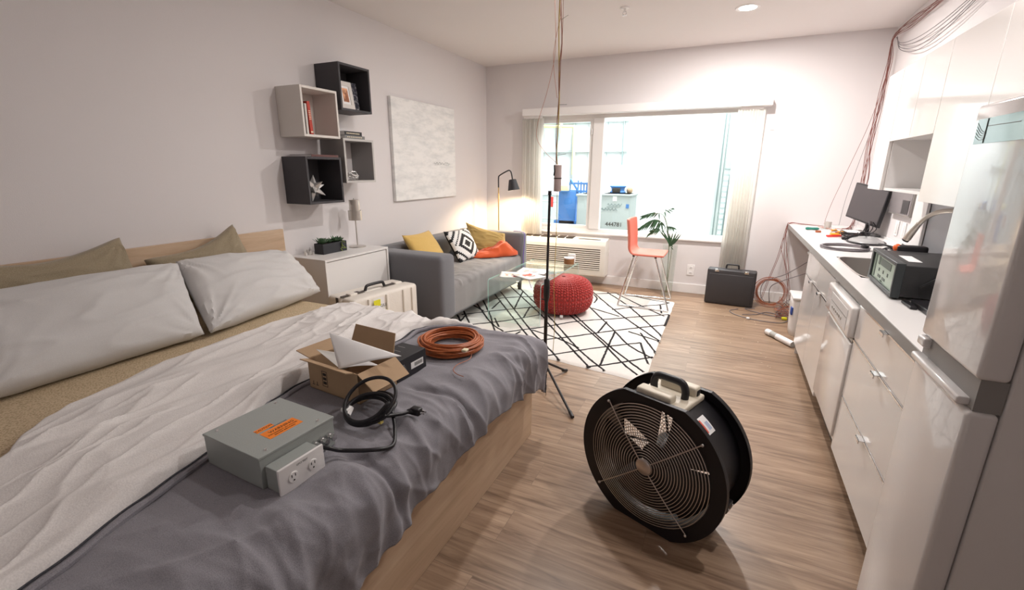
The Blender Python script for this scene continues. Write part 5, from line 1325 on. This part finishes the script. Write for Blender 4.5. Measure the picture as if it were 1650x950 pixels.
LI(MB().tube([(-.06, -iy - .004, .07), (.0, -iy - .008, .12), (.14, -iy - .010, .165)], .005, 6)).build('side_strut', M_inst, ti)
for x in (-.13, .19):
    for y in (-.2, .2): LI(MB().cyl((x, y, 0), (x, y, .018), .012, 10)).build('foot', M_black, ti)
s = MB().bx(3.93, 4.30, -3.86, -3.45, .9125, .935); s.build('tray', M_black, None, org=(4.1, -3.65, .9125), bevel=.004); tag(bpy.data.objects['tray'], 'flat black tray half hidden beside the refrigerator on the worktop', 'tray')
s = MB().rbox(3.90, 3.925, -3.56, -3.44, .9125, .925, .003); tag(s.build('marker_pen', M_black, org=(3.91, -3.5, .9125)), 'short black rod lying in front of the test instrument', 'rod')

# ------------------------------------------------------------------ monitor
M_scr = mat('screen_grey', (.075, .065, .07), .4); M_bzl = mat('monitor_black', (.016, .015, .018), .4)
mo = thing('computer_monitor', 'black flat computer monitor turned off at the window end of the worktop', 'monitor', (4.30, -.80, .912))
yaw, tilt, rl = -1.26, .074, -.111
c_, s_ = math.cos(yaw), math.sin(yaw); r0 = Vector((c_, s_, 0)); n0 = Vector((s_, -c_, 0)); up = Vector((0, 0, 1))
n2 = n0 * math.cos(tilt) + up * math.sin(tilt); up2 = up * math.cos(tilt) - n0 * math.sin(tilt)
r2 = r0 * math.cos(rl) + up2 * math.sin(rl); up3 = up2 * math.cos(rl) - r0 * math.sin(rl)
MM = frame((4.275, -.80, 1.186), r2, up3)
MB().rbox(-.25, .25, -.16, .16, -.030, 0, .006).xf(MM).build('case', M_bzl, mo)
MB().bx(-.238, .238, -.143, .148, 0, .0012).xf(MM).build('screen', M_scr, mo)
MB().rbox(-.12, .12, -.10, .10, -.055, -.028, .012).xf(MM).build('rear_bulge', M_bzl, mo)
MB().tube([(4.315, -.80, 1.10), (4.32, -.80, .93)], .018, 12).build('stand_neck', M_bzl, mo)
MB().rbox(4.20, 4.40, -.93, -.67, .913, .928, .006).build('stand_foot', mat('stand_grey', (.12, .12, .12), .5), mo)
# flat panel on the wall
wp = thing('wall_display', 'small grey flat panel fixed to the wall behind the monitor', 'panel', (W - .02, -1.33, 1.24))
MB().rbox(W - .04, W - .003, -1.60, -1.07, 1.14, 1.345, .005).build('frame', M_seam, wp)
MB().bx(W - .042, W - .040, -1.59, -1.08, 1.15, 1.335).build('glass_face', mat('panel_grey', (.16, .145, .15), .15), wp)
MB().bx(W - .044, W - .042, -1.55, -1.40, 1.16, 1.26).build('dark_pad', M_black, wp)
for y in (-1.25, -1.42):
    t = thing('worktop_outlet', 'white outlet plate on the wall, ' + ('nearer the monitor' if y > -1.3 else 'nearer the tap'), 'outlet', (W, y, 1.03))
    MB().bx(W - .008, W - .001, y - .04, y + .04, .97, 1.09).build('cover_plate', M_trim, t, bevel=.002); MB().rbox(W - .011, W - .008, y - .018, y + .018, .99, 1.07, .003).build('socket', M_trim, t)
# ------------------------------------------------------------------ cables and tools on the worktop
ZC = .9125
M_cgry = mat('cable_grey', (.20, .18, .19), .5); M_red = mat('tool_red', (.65, .03, .02), .4); M_amb = mat('tool_amber', (.85, .38, .03), .35); M_cop = mat('copper_wire', (.42, .13, .06), .4, .3); M_green = mat('tool_green', (.03, .22, .17), .4); M_blu = mat('tool_blue', (.03, .08, .35), .4)
M_rw = mat('red_cable', (.24, .085, .07), .5)
rnd = random.Random(21)
s = MB(); cx, cy = 3.98, -1.80
for k in range(9):
    a1, b1 = .148 + rnd.uniform(-.012, .008), .185 + rnd.uniform(-.014, .012); z = ZC + .005 + (k % 3) * .005; ph = rnd.uniform(0, 6)
    s.tube([(cx + a1 * math.cos(a) * (1 + .03 * math.sin(2 * a + ph)), cy + b1 * math.sin(a) * .8, z + .003 * math.sin(3 * a + ph)) for a in [2 * PI * i / 36 for i in range(36)]], .0048, 7, True)
o = thing('cable_coil', 'flat coil of grey cable lying on the worktop in front of the sink', 'cable', (cx, cy, ZC)); s.build('windings', M_cgry, o)
s = MB()
for k in range(4): s.tube([(cx + .12 + .02 * math.cos(a), cy - .02 + .03 * math.sin(a), ZC + .02 + k * .005) for a in [2 * PI * i / 16 for i in range(16)]], .005, 6, True)
s.build('black_tie', M_black, o)
# grey bag with dark rim
s = MB().grid(lambda u, v: (4.20 + .12 * math.cos(2 * PI * u) * math.sin(PI * v / 2) * 1.0, -1.37 + .17 * math.sin(2 * PI * u) * math.sin(PI * v / 2), ZC + .002 + .045 * math.cos(PI * v / 2) * (1 + .3 * nz(u * 6, v * 4))), 30, 10, 0, True)
o = thing('cable_bag', 'grey crumpled plastic bag on a black tray beside the monitor', 'bag', (4.2, -1.37, ZC)); s.build('bag', mat('bag_grey', (.36, .36, .36), .3), o)
MB().tube([(4.20 + .125 * math.cos(a), -1.37 + .175 * math.sin(a), ZC + .008) for a in [2 * PI * i / 30 for i in range(30)]], .007, 6, True).build('rim', M_black, o)
# tangle of black leads under the monitor
s = MB()
for k in range(7):
    P = [(4.15 + rnd.uniform(-.10, .15), -1.15 + rnd.uniform(-.15, .20), ZC + .005 + rnd.uniform(0, .05)) for _ in range(6)]
    s.tube(catmull(P, 6), .004, 6)
for k in range(4): s.tube(catmull([(4.30, -.85 - .06 * k, 1.05), (4.27 + .02 * k, -.95 - .03 * k, .99), (4.22, -1.05 - .04 * k, .93), (4.15, -1.12, ZC + .006)], 6), .004, 6)
tag(s.build('monitor_leads', M_black, org=(4.18, -1.1, ZC)), 'tangle of black leads dropping from the monitor to the worktop', 'cable')
s = MB()
for k in range(6):
    P = [(4.26 + rnd.uniform(-.10, .10), -1.98 + rnd.uniform(-.18, .22), ZC + .005 + rnd.uniform(0, .05)) for _ in range(6)]
    s.tube(catmull(P, 6), .0045, 6)
tag(s.build('lead_tangle', M_black, org=(4.26, -1.98, ZC)), 'tangle of black leads between the sink and the wall', 'cable')
# power strip with orange switch
o = thing('power_strip', 'black power strip with an orange rocker switch behind the test instrument', 'power strip', (4.16, -2.62, ZC))
MB().rbox(4.265, 4.325, -2.60, -2.30, ZC, ZC + .055, .01).build('body', M_black, o); MB().rbox(4.255, 4.275, -2.40, -2.35, ZC + .045, ZC + .075, .008).build('switch', mat('switch_orange', (.9, .12, .02), .35), o)
o = thing('dock_box', 'small black box with an orange button just behind the instrument', 'box', (4.10, -2.86, ZC))
# wires: held just at the front left of the instrument top
MB().rbox(3.99, 4.12, -2.92, -2.86, ZC + .001, ZC + .185, .012).build('body', M_black, o); MB().sphere((3.995, -2.89, ZC + .17), .020, 14, 8).build('button', mat('button_orange', (.95, .16, .03), .35), o)
s = MB().tube([(4.28, -2.68, ZC), (4.28, -2.68, ZC + .11), (4.28, -2.68, ZC + .125)], [.022, .022, .012], 16); o = thing('soap_bottle', 'clear soap bottle with a red cap beside the tap base', 'bottle', (4.28, -2.68, ZC)); s.build('bottle', M_wplast, o)
MB().cyl((4.28, -2.68, ZC + .12), (4.28, -2.68, ZC + .15), .014, 12).build('cap', M_red, o)
# tools near the window end
def tool(name, label, cat, a, b, r, mh, shaft=.5):
    a, b = Vector(a), Vector(b); o = thing(name, label, cat, tuple(a)); c = a.lerp(b, shaft); mid = a.lerp(c, .5)
    MB().tube([a, a.lerp(c, .1), mid, a.lerp(c, .9), c], [r * .7, r, r * .85, r, r * .6], 10).build('handle', mh, o)
    MB().cyl(c, b, .003, 8).build('shaft', M_chrome, o); return o
tool('screwdriver', 'screwdriver with blue and green handle at the window end of the worktop', 'screwdriver', (3.87, -.62, ZC + .015), (4.06, -.57, ZC + .012), .014, M_green, .6)
tool('screwdriver', 'small screwdriver with orange handle beside the blue-green one', 'screwdriver', (4.08, -.66, ZC + .012), (4.17, -.55, ZC + .010), .010, M_amb, .5)
o = thing('pliers', 'pliers with red handles on the worktop in front of the monitor', 'pliers', (4.03, -1.06, ZC))
for sg in (-1, 1): MB().tube(catmull([(3.97, -1.13 + sg * .02, ZC + .010), (4.03, -1.10 + sg * .028, ZC + .011), (4.08, -1.07 + sg * .010, ZC + .012)], 5), .007, 8).build('handle', M_red, o)
MB().tube([(4.08, -1.07, ZC + .012), (4.12, -1.045, ZC + .012), (4.15, -1.03, ZC + .012)], [.012, .011, .004], 8).build('jaws', M_chrome, o)
o = thing('tape_dispenser', 'amber plastic tape dispenser amid the wires in front of the monitor', 'dispenser', (4.09, -.95, ZC))
s = MB().lathe([(.012, 0), (.03, 0), (.032, .02), (.03, .035), (.012, .035), (.012, 0)], (4.11, -.92, ZC), 24); s.build('roll', M_amb, o); MB().rbox(4.02, 4.13, -.99, -.93, ZC, ZC + .02, .006).build('body', M_amb, o)
s = MB()
for k in range(9):
    y0 = -.93 + rnd.uniform(-.03, .03); s.tube(catmull([(4.06, y0, ZC + .01 + k * .002), (4.15, y0 - .03 + rnd.uniform(-.02, .02), ZC + .02), (4.24, y0 - .02, ZC + .02), (4.30, y0 - .05 + rnd.uniform(-.03, .03), ZC + .012)], 5), .003, 6)
tag(s.build('copper_wires', M_cop, org=(4.18, -.95, ZC)), 'bunch of stripped copper wires lying in front of the monitor foot', 'wire')
s = MB()
for k in range(7):
    r = .09 + .006 * k; s.tube([(4.22 + r * 1.1 * math.cos(a), -.50 + r * .9 * math.sin(a), ZC + .005 + .004 * (k % 3)) for a in [2 * PI * i / 30 for i in range(30)]], .003, 5, True)
tag(s.build('white_cable_coil', M_wplast, org=(4.22, -.5, ZC)), 'loose coil of white cable at the window end of the worktop', 'cable')
o = thing('clear_jar', 'small clear plastic jar standing at the window end of the worktop', 'jar', (4.08, -.42, ZC)); MB().lathe([(0, .002), (.03, .002), (.032, .07), (.029, .07), (.028, .006), (0, .006)], (4.08, -.42, ZC), 24).build('jar', mat('clear_plastic', (.85, .82, .78), .15, trans=.7), o)
o = thing('dark_connector', 'small dark plug connector lying near the pliers', 'connector', (4.10, -1.2, ZC)); MB().rbox(4.06, 4.13, -1.25, -1.215, ZC, ZC + .018, .004).build('body', M_black, o); MB().tube(catmull([(4.13, -1.23, ZC + .01), (4.18, -1.22, ZC + .02), (4.22, -1.16, ZC + .01)], 5), .003, 6).build('lead', M_cgry, o)

s = MB()
for k in range(5): s.tube(catmull([(4.02 + .03 * k, -.30 - .02 * k, ZC + .006), (4.10 + .03 * k, -.60, ZC + .012), (4.05 + .05 * k, -.85 + .03 * k, ZC + .008), (4.16, -1.02 + .05 * k, ZC + .01)], 6), .0025, 5)
tag(s.build('thin_leads', M_cop, org=(4.08, -.6, ZC)), 'thin copper-red leads straying along the worktop towards the monitor', 'wire')
tag(MB().bx(4.13, 4.30, -.80, -.58, ZC + .014, ZC + .016).build('paper_sheet', M_paper, org=(4.2, -.7, ZC)), 'white sheet of paper lying under the monitor edge on the worktop', 'paper')
tag(MB().rbox(3.93, 3.975, -.80, -.77, ZC, ZC + .018, .004).build('circuit_module', M_cop, org=(3.95, -.79, ZC)), 'small reddish module lying between the screwdriver and the pliers', 'module')
tag(MB().rbox(3.90, 3.93, -.52, -.50, ZC, ZC + .012, .003).build('wire_cutter_cap', M_red, org=(3.91, -.51, ZC)), 'tiny red plastic cap near the worktop corner', 'cap')
# ------------------------------------------------------------------ red cables: along the ceiling corner, down the wall, over the worktop end
rnd = random.Random(8)
LBL = 'thin red-brown cable of the bundle running along the ceiling corner and down to the worktop'
for k in range(8):
    o = lambda a=.02: rnd.uniform(-a, a)
    x = W - .03
    P = [(x - .01 + o(.01), -3.2 + k * .02, 2.70 + o(.03)), (x + o(.01), -2.2, 2.72 + o(.03)), (x + o(.01), -1.2, 2.68 + o(.03)), (x + o(.01), -.55, 2.70 + o(.04)), (x - .03 + o(.005), -.19, 2.66 + o(.015)), (x - .02 + o(), -.19 + o(.01), 2.45 + o(.02)), (x - .045 + o(.03), -.22 + o(.015), 2.1), (x - .06 + o(.03), -.24 + o(), 1.75), (x - .05 + o(.03), -.28 + o(), 1.4), (x - .07 + o(.02), -.36 + o(.02), 1.15), (x - .10 + o(.02), -.42 + o(.03), .955), (x - .17 + o(.03), -.46 + o(.02), ZC + .012)]
    c = MB().tube(catmull(P, 5), .0024, 5); tag(c.build('hanging_cable', M_rw, org=P[-1]), LBL, 'cable', 'red cable bundle in the corner')
for k, (x1, sag) in enumerate(((0, .0), (.04, .03), (.09, .07), (.02, .10))):
    P = [(W - .04, -.20 - .01 * k, 2.66), (W - .05, -.45, 2.56 - sag * .5), (W - .05, -.95, 2.50 - sag), (W - .05, -1.55, 2.50 - sag * .8), (W - .05, -2.2, 2.56 - sag * .3), (W - .05, -3.0, 2.68)]
    c = MB().tube(catmull(P, 8), .003, 5); tag(c.build('swagged_cable', M_cgry, org=P[0]), 'thin dark cable sagging in a shallow curve along the top of the kitchen wall', 'cable', 'sagging cables above the cabinets')
# two fine strands swinging away to the left of the bundle
for k, (P, lb) in enumerate(((((W - .06, -.2, 2.3), (W - .12, -.2, 1.9), (W - .22, -.22, 1.5), (W - .32, -.30, 1.15), (4.05, -.40, .96)), 'fine red strand swinging furthest left of the hanging cable bundle'), (((W - .06, -.2, 2.1), (W - .10, -.2, 1.8), (W - .15, -.22, 1.5), (W - .2, -.26, 1.2), (4.18, -.38, .95)), 'fine dark strand hanging just left of the cable bundle'))):
    tag(MB().tube(catmull(P, 6), .002, 5).build('loose_strand', M_rw if k == 0 else M_cgry, org=P[0]), lb, 'wire')
# cables over the end of the worktop down to the floor
ends = [((3.79, -.07), (3.762, -.075, .885), (3.72, -.09, .55), (3.65, -.13, .25), (3.60, -.18, .02)),
        ((3.80, -.09), (3.765, -.095, .87), (3.74, -.11, .60), (3.67, -.16, .30), (3.61, -.20, .02)),
        ((3.79, -.05), (3.764, -.06, .84), (3.785, -.09, .55), (3.86, -.16, .30), (3.90, -.28, .05)),
        ((3.80, -.08), (3.763, -.085, .85), (3.79, -.11, .65), (3.84, -.18, .40), (3.86, -.26, .06)),
        ((3.79, -.10), (3.762, -.11, .80), (3.735, -.13, .66), (3.80, -.19, .45), (3.88, -.28, .10))]
for k, P in enumerate(ends):
    P = [(4.02 + .03 * k, -.20 - .02 * k, ZC + .008), (P[0][0] + .10, P[0][1] - .04, ZC + .008), (P[0][0], P[0][1], ZC + .008)] + list(P[1:])
    tag(MB().tube(catmull(P, 6), .0026, 6).build('dropping_cable', M_rw, org=P[-1]), 'thin red cable dropping over the end of the worktop to the floor', 'cable', 'cables dropping over the worktop end')
for k, P in enumerate((((4.25, -.55, .80), (4.0, -.45, .60), (3.80, -.33, .40), (3.62, -.24, .28), (3.60, -.2, .12), (3.66, -.22, .03)), ((4.3, -.60, .72), (4.0, -.48, .48), (3.78, -.35, .33), (3.68, -.26, .22), (3.70, -.2, .03)))):
    tag(MB().tube(catmull(P, 6), .004, 6).build('slack_cable', M_cgry, org=P[-1]), ('upper' if k == 0 else 'lower') + ' grey cable slung from under the worktop to the coil on the floor', 'cable')
# upright coil of copper coloured tube leaning on the wall
s = MB(); rnd = random.Random(17)
for k in range(8):
    r = .142 + rnd.uniform(-.022, .020); dx, dy = rnd.uniform(-.01, .012), rnd.uniform(0, .03)
    s.tube([(3.685 + dx + r * math.cos(a) * 1.05, -.20 - dy - .05 * math.cos(a - PI / 2) * -1, .165 + r * math.sin(a)) for a in [2 * PI * i / 40 for i in range(40)]], .0028, 6, True)
tag(s.build('copper_coil', M_cop, org=(3.685, -.22, .005)), 'upright coil of copper coloured cable leaning on the wall beside the black case', 'cable')
# floor tangle
s = MB(); rnd = random.Random(19)
for k in range(17):
    P = [(3.84 + rnd.uniform(-.12, .10), -.55 + rnd.uniform(-.22, .18), .008 + abs(rnd.gauss(0, .07))) for _ in range(5)]
    s.tube(catmull(P, 5), .0022, 5, mi=k % 3)
o = tag(s.build('wire_tangle', [M_cop, M_cgry, M_rw], org=(3.86, -.5, 0)), 'messy knot of copper wires on the floor beside the white bucket', 'wire'); 
for k, P in enumerate((((3.38, -.52, .006), (3.30, -.62, .006), (3.35, -.75, .006), (3.52, -.86, .006), (3.75, -.87, .006), (3.86, -.72, .01)), ((3.42, -.72, .006), (3.55, -.66, .006), (3.66, -.52, .006), (3.80, -.60, .006), (3.88, -.78, .006)), ((3.55, -.42, .006), (3.45, -.48, .006), (3.62, -.60, .006), (3.85, -.68, .006)))):
    tag(MB().tube(catmull(P, 7), .004, 6).build('floor_cable', M_cgry, org=P[0]), ('grey cable looping furthest out on the floor, past the suitcase', 'grey cable lying on the floor with a white connector near it', 'short grey cable on the floor closest to the copper coil')[k], 'cable')
tag(MB().rbox(3.455, 3.485, -.875, -.85, .002, .022, .005).build('white_connector', M_wplast, org=(3.47, -.86, 0)), 'small white connector lying on the wood floor', 'connector')
for k, (x, y, m_) in enumerate(((3.78, -.74, M_yel), (3.83, -.86, M_paper))): tag(MB().rbox(x, x + .05, y, y + .03, .004, .03, .006).build('tape_scrap', m_, org=(x, y, 0)), ('yellow scrap of tape in the copper wire knot', 'white crumpled scrap of paper beside the bucket')[k], 'scrap')
# bucket and pipe
bk = thing('white_bucket', 'white square plastic bucket with a blue tag under the worktop end', 'bucket', (3.90, -1.12, 0))
def buck(u, v):
    a = 2 * PI * u; e = 5; c_, s_ = math.cos(a), math.sin(a); q = (abs(c_) ** e + abs(s_) ** e) ** (-1 / e); r = .095 + .02 * v
    return (3.90 + r * c_ * q, -1.12 + r * 1.25 * s_ * q, .0 + .36 * v)
MB().grid(buck, 40, 6, 0, True).build('body', M_wplast, bk, solid=.004)
MB().rbox(3.78, 4.02, -1.275, -.965, .35, .375, .01).build('lid', M_wplast, bk)
MB().rbox(3.785, 3.80, -1.24, -1.17, .20, .27, .005).build('blue_tag', M_blu, bk)
pp = thing('paper_tube', 'grey and white cardboard tube lying on the floor against the cabinet', 'tube', (3.74, -1.50, 0))
MB().cyl((3.615, -1.27, .027), (3.80, -1.56, .027), .026, 20).build('tube', mat('tube_grey', (.42, .41, .38), .6), pp)
for a, b in ((.02, .20), (.42, 1.0)):
    A, B = Vector((3.615, -1.27, .027)), Vector((3.80, -1.56, .027)); MB().cyl(A.lerp(B, a), A.lerp(B, b), .0275, 20).build('white_band', M_wplast, pp)
# small debris on the floor
rnd = random.Random(2)
s = MB()
for k in range(34):
    x, y = rnd.uniform(2.9, 3.6), rnd.uniform(-2.4, -.55)
    if k < 6: x, y = rnd.uniform(2.9, 3.4), -.62 + rnd.uniform(-.06, .06)
    s.rbox(x, x + rnd.uniform(.004, .010), y, y + rnd.uniform(.003, .008), .0, .003, .001, 1)
o = s.build('floor_debris', mat('sawdust', (.72, .62, .48), .9), org=(3.2, -1.3, 0)); tag(o, 'specks of sawdust and scraps scattered on the wood floor', 'debris'); o['kind'] = 'stuff'
# ------------------------------------------------------------------ warehouse outside the window
M_wh = mat('warehouse_white', (.86, .88, .88), .8); M_whg = mat('warehouse_green', (.55, .61, .60), .6); M_tote = mat('tote_grey', (.42, .465, .455), .6); M_toted = mat('tote_line', (.20, .26, .26), .6); M_bl = mat('cart_blue', (.06, .20, .50), .5); M_ylw = mat('pipe_yellow', (.85, .80, .42), .5); M_conc = mat('concrete', (.50, .50, .48), .8)
struct(MB().bx(-5, 9, .15, 8, -.45, -.35).build('floor_outside', M_conc))
struct(MB().bx(-5, 9, 6.0, 6.1, -.35, 5).build('wall_outside', M_wh))
struct(MB().bx(-5.1, -5, .15, 6.1, -.35, 5).build('wall_outside_left', M_wh))
struct(MB().bx(9, 9.1, .15, 6.1, -.35, 5).build('wall_outside_right', M_wh))
o = MB().bx(1.585, 2.93, 1.80, 1.86, -.35, 3.2).build('partition_board', M_wh, org=(2.25, 1.83, -.35)); tag(o, 'tall plain white board standing right outside the window', 'board')
gf = thing('steel_frame', 'pale green steel door frame beside the white board outside', 'frame', (2.99, 1.9, -.35))
MB().bx(2.935, 3.04, 1.80, 1.98, -.35, 3.2).build('post', M_whg, gf); MB().bx(2.97, 2.985, 1.79, 1.80, -.35, 3.2).build('groove', M_toted, gf); MB().bx(3.02, 3.028, 1.79, 1.80, -.35, 3.2).build('groove', M_toted, gf)
rs = thing('rolling_shutter', 'ribbed pale shutter wall seen at the far edge of the window outside', 'shutter', (3.6, 2.6, -.35))
MB().bx(3.0, 4.6, 2.6, 2.66, -.35, 3.2).build('panel', M_wh, rs)
s = MB()
for k in range(26): s.bx(3.0, 4.6, 2.585, 2.6, .4 + k * .09, .425 + k * .09)
s.build('ribs', M_whg, rs)
MB().bx(3.0, 4.6, 2.52, 2.6, 1.50, 1.62).build('beam', M_whg, rs)
MB().tube(catmull([(3.25, 2.45, 1.45), (3.17, 2.45, 1.45), (3.12, 2.45, 1.38), (3.11, 2.45, .9), (3.10, 2.45, -.3)], 6), .012, 8).build('conduit', M_toted, rs)
# studs, rails and pipes on the far wall
s = MB()
for x in [-4 + .42 * k for k in range(26)]: s.bx(x, x + .03, 5.9, 6.0, .2, 4.2)
for z in (1.9, 2.6, 3.0, 3.4): s.bx(-5, 9, 5.85, 6.0, z, z + .05)
o = s.build('wall_framing', M_whg); struct(o); o.name = 'trim_1'
yp = thing('gas_pipe', 'yellow pipe running along and down the far warehouse wall', 'pipe', (-.4, 5.7, 0))
MB().tube([(-1.75, 5.7, 2.55), (-.55, 5.7, 2.50), (-.54, 5.7, 1.35)], .045, 8).build('run', M_ylw, yp)
MB().tube([(-.9, 5.7, 2.35), (-.9, 5.7, 3.1)], .04, 8).build('riser', M_ylw, yp)
el = thing('electrical_cabinet', 'pale green electrical cabinet with a thin conduit on the warehouse wall', 'cabinet', (.95, 3.8, 0))
MB().rbox(.95, 1.24, 3.8, 4.0, .8, 1.56, .01).build('box', M_whg, el); MB().cyl((1.08, 3.85, 1.56), (1.05, 3.85, 3.3), .012, 8).build('conduit', M_toted, el)
# grey tote with number, blue fan on top
tt = thing('plastic_tote', 'large grey-green plastic tote marked 444781 outside the window', 'tote', (1.57, 1.4, -.35))
def tote(x0, x1, y0, y1, z1, t):
    s = MB().rbox(x0, x1, y0, y1, -.34, z1, .03, 3); s.build('body', M_tote, t)
    s = MB().rbox(x0 - .015, x1 + .015, y0 - .015, y1 + .015, z1 - .035, z1, .012, 2); s.build('rim', M_tote, t)
tote(1.335, 1.81, 1.2, 1.7, 1.115, tt)
s = MB()
def wavy(x0, x1, z, a, n): return [(x0 + (x1 - x0) * k / n, 1.197, z + a * math.sin(k * 1.9)) for k in range(n + 1)]
s.tube(wavy(1.46, 1.68, .955, .02, 14), .004, 5); s.tube(wavy(1.37, 1.62, .885, .022, 16), .005, 5); s.tube([(1.45, 1.197, .92), (1.66, 1.197, .925)], .003, 5)
s.build('embossed_marks', M_toted, tt)
s = MB(); s.text('444781', .088, frame((1.575, 1.197, .655), (1, 0, 0), (0, 0, 1)), .002); s.build('number', M_ink, tt)
MB().bx(1.54, 1.60, 1.192, 1.198, 1.01, 1.095).build('paper_tag', M_paper, tt); MB().bx(1.745, 1.79, 1.192, 1.198, .91, .97).build('blue_sticker', M_bl, tt)
t2 = thing('plastic_tote', 'smaller plain grey tote outside beside the blue crates', 'tote', (1.08, 1.4, -.35)); tote(.96, 1.25, 1.22, 1.6, 1.10, t2)
bf = thing('blue_blower', 'round blue blower standing on top of the numbered tote', 'blower', (1.56, 1.42, 1.115))
MB().lathe([(0, 0), (.105, 0), (.125, .02), (.10, .045), (.105, .085), (.125, .10), (.125, .115), (0, .12)], (1.56, 1.42, 1.116), 32).build('housing', M_bl, bf); MB().rbox(1.50, 1.62, 1.29, 1.33, 1.13, 1.20, .01).build('outlet', M_ink, bf)
# blue cart with rails and crates
ct = thing('blue_cart', 'bright blue upright cart and crates outside the slider window', 'cart', (.7, 1.6, -.35))
MB().rbox(.52, .83, 1.6, 2.0, -.30, 1.13, .02).build('tall_crate', M_bl, ct)
s = MB()
for k in range(5): s.bx(.84 + .05 * k, .86 + .05 * k, 1.62, 1.64, .9, 1.30 - .02 * k)
s.bx(.70, 1.20, 1.61, 1.645, 1.235, 1.265); s.bx(.70, 1.20, 1.61, 1.645, 1.11, 1.14); s.tube([(.70, 1.62, 1.14), (.72, 1.62, 1.31), (.86, 1.62, 1.12)], .02, 6)
s.build('rails', M_bl, ct)
MB().bx(.45, 1.15, 1.60, 1.95, .58, .63).build('shelf', M_bl, ct)
s = MB()
for (a, b) in (((.25, 1.5, .45), (.25, 1.5, 1.05)), ((.25, 1.5, 1.05), (.52, 1.5, 1.08)), ((.25, 1.5, .66), (.56, 1.5, .66)), ((.40, 1.5, .45), (.40, 1.5, 1.06)), ((.25, 1.5, .95), (.52, 1.5, .95))): s.cyl(a, b, .01, 8)
s.build('wire_frame', M_whg, ct)
MB().rbox(.56, .72, 1.5, 1.58, 1.13, 1.22, .01).build('yellow_bin', M_ylw, ct); MB().rbox(.42, .47, 1.47, 1.5, .86, 1.03, .01).build('red_tag', M_red, ct)
bx_ = thing('cardboard_bundle', 'small tan bundle beside the blue blower on the tote', 'bundle', (1.72, 1.45, 1.115)); MB().sphere((1.735, 1.45, 1.165), .05, 12, 8).build('bundle', M_card, bx_)
# beam across the shed roof
tg = thing('grey_bin', 'pale grey bin far behind the carts on the warehouse floor', 'bin', (-.3, 3.4, -.35)); MB().rbox(-.6, .1, 3.3, 3.8, -.34, .95, .03).build('body', M_whg, tg); MB().rbox(-.62, .12, 3.28, 3.82, .95, 1.0, .01).build('lid', M_wh, tg)
# ------------------------------------------------------------------ lights
def area(name, loc, size, power, col, rot=(0, 0, 0), shape='DISK', spread=PI, sy=None):
    l = bpy.data.lights.new(name, 'AREA'); l.shape = shape; l.size = size; l.energy = power; l.color = col; l.spread = spread
    if sy: l.size_y = sy
    o = bpy.data.objects.new(name, l); o.location = loc; o.rotation_euler = rot; COL.objects.link(o); return o
WARM = (1, .95, .915)
area('downlight_window', (3.11, -1.175, H - .012), .15, 66, WARM)
area('downlight_kitchen', (3.75, -3.95, H - .012), .12, 17, WARM)
area('fill_entry', (1.9, -6.3, H - .012), .6, 2.5, (1, .93, .93))  # soft fill added out of view for the dim camera end
area('fill_middle', (2.2, -2.9, H - .012), .14, 27, WARM)  # fill added out of view to brighten the left half
p = bpy.data.lights.new('floor_lamp_light', 'SPOT'); p.energy = 62; p.color = (1, .76, .50); p.shadow_soft_size = .03; p.spot_size = 2.7; p.spot_blend = .5
o = bpy.data.objects.new('floor_lamp_light', p); o.location = BULB; o.rotation_euler = (0, .12, 0); COL.objects.link(o)
# warehouse ceiling lights outside
area('warehouse_light', (1.8, 3.2, 4.4), 3.0, 640, (.97, .99, 1), (0, 0, 0), 'RECTANGLE', sy=2.2)
area('warehouse_light_near', (2.0, .9, 3.6), 3.0, 200, (.97, .99, 1), (.5, 0, 0), 'RECTANGLE', sy=.8)
w = bpy.data.worlds.new('world'); scene.world = w; w.use_nodes = True
w.node_tree.nodes['Background'].inputs[0].default_value = (.9, .95, 1, 1); w.node_tree.nodes['Background'].inputs[1].default_value = .6

# ------------------------------------------------------------------ camera
cam = bpy.data.cameras.new('camera'); co = bpy.data.objects.new('camera', cam); COL.objects.link(co)
yaw, pit, rol = math.radians(-24.832), math.radians(-15.319), math.radians(.322)
fw = Vector((math.sin(yaw) * math.cos(pit), math.cos(yaw) * math.cos(pit), math.sin(pit)))
rt = Vector((math.cos(yaw), -math.sin(yaw), 0)); up = rt.cross(fw)
r2 = rt * math.cos(rol) + up * math.sin(rol); u2 = -rt * math.sin(rol) + up * math.cos(rol)
co.matrix_world = Matrix(((r2.x, u2.x, -fw.x, 3.156), (r2.y, u2.y, -fw.y, -5.949), (r2.z, u2.z, -fw.z, 1.474), (0, 0, 0, 1)))
cam.sensor_width = 36; cam.sensor_fit = 'HORIZONTAL'; cam.lens = 740.2 * 36 / 1650; cam.clip_start = .05
scene.camera = co
scene.view_settings.view_transform = 'Standard'; scene.view_settings.look = 'None'; scene.view_settings.exposure = 0.; scene.view_settings.gamma = 1; scene.view_settings.use_curve_mapping = False
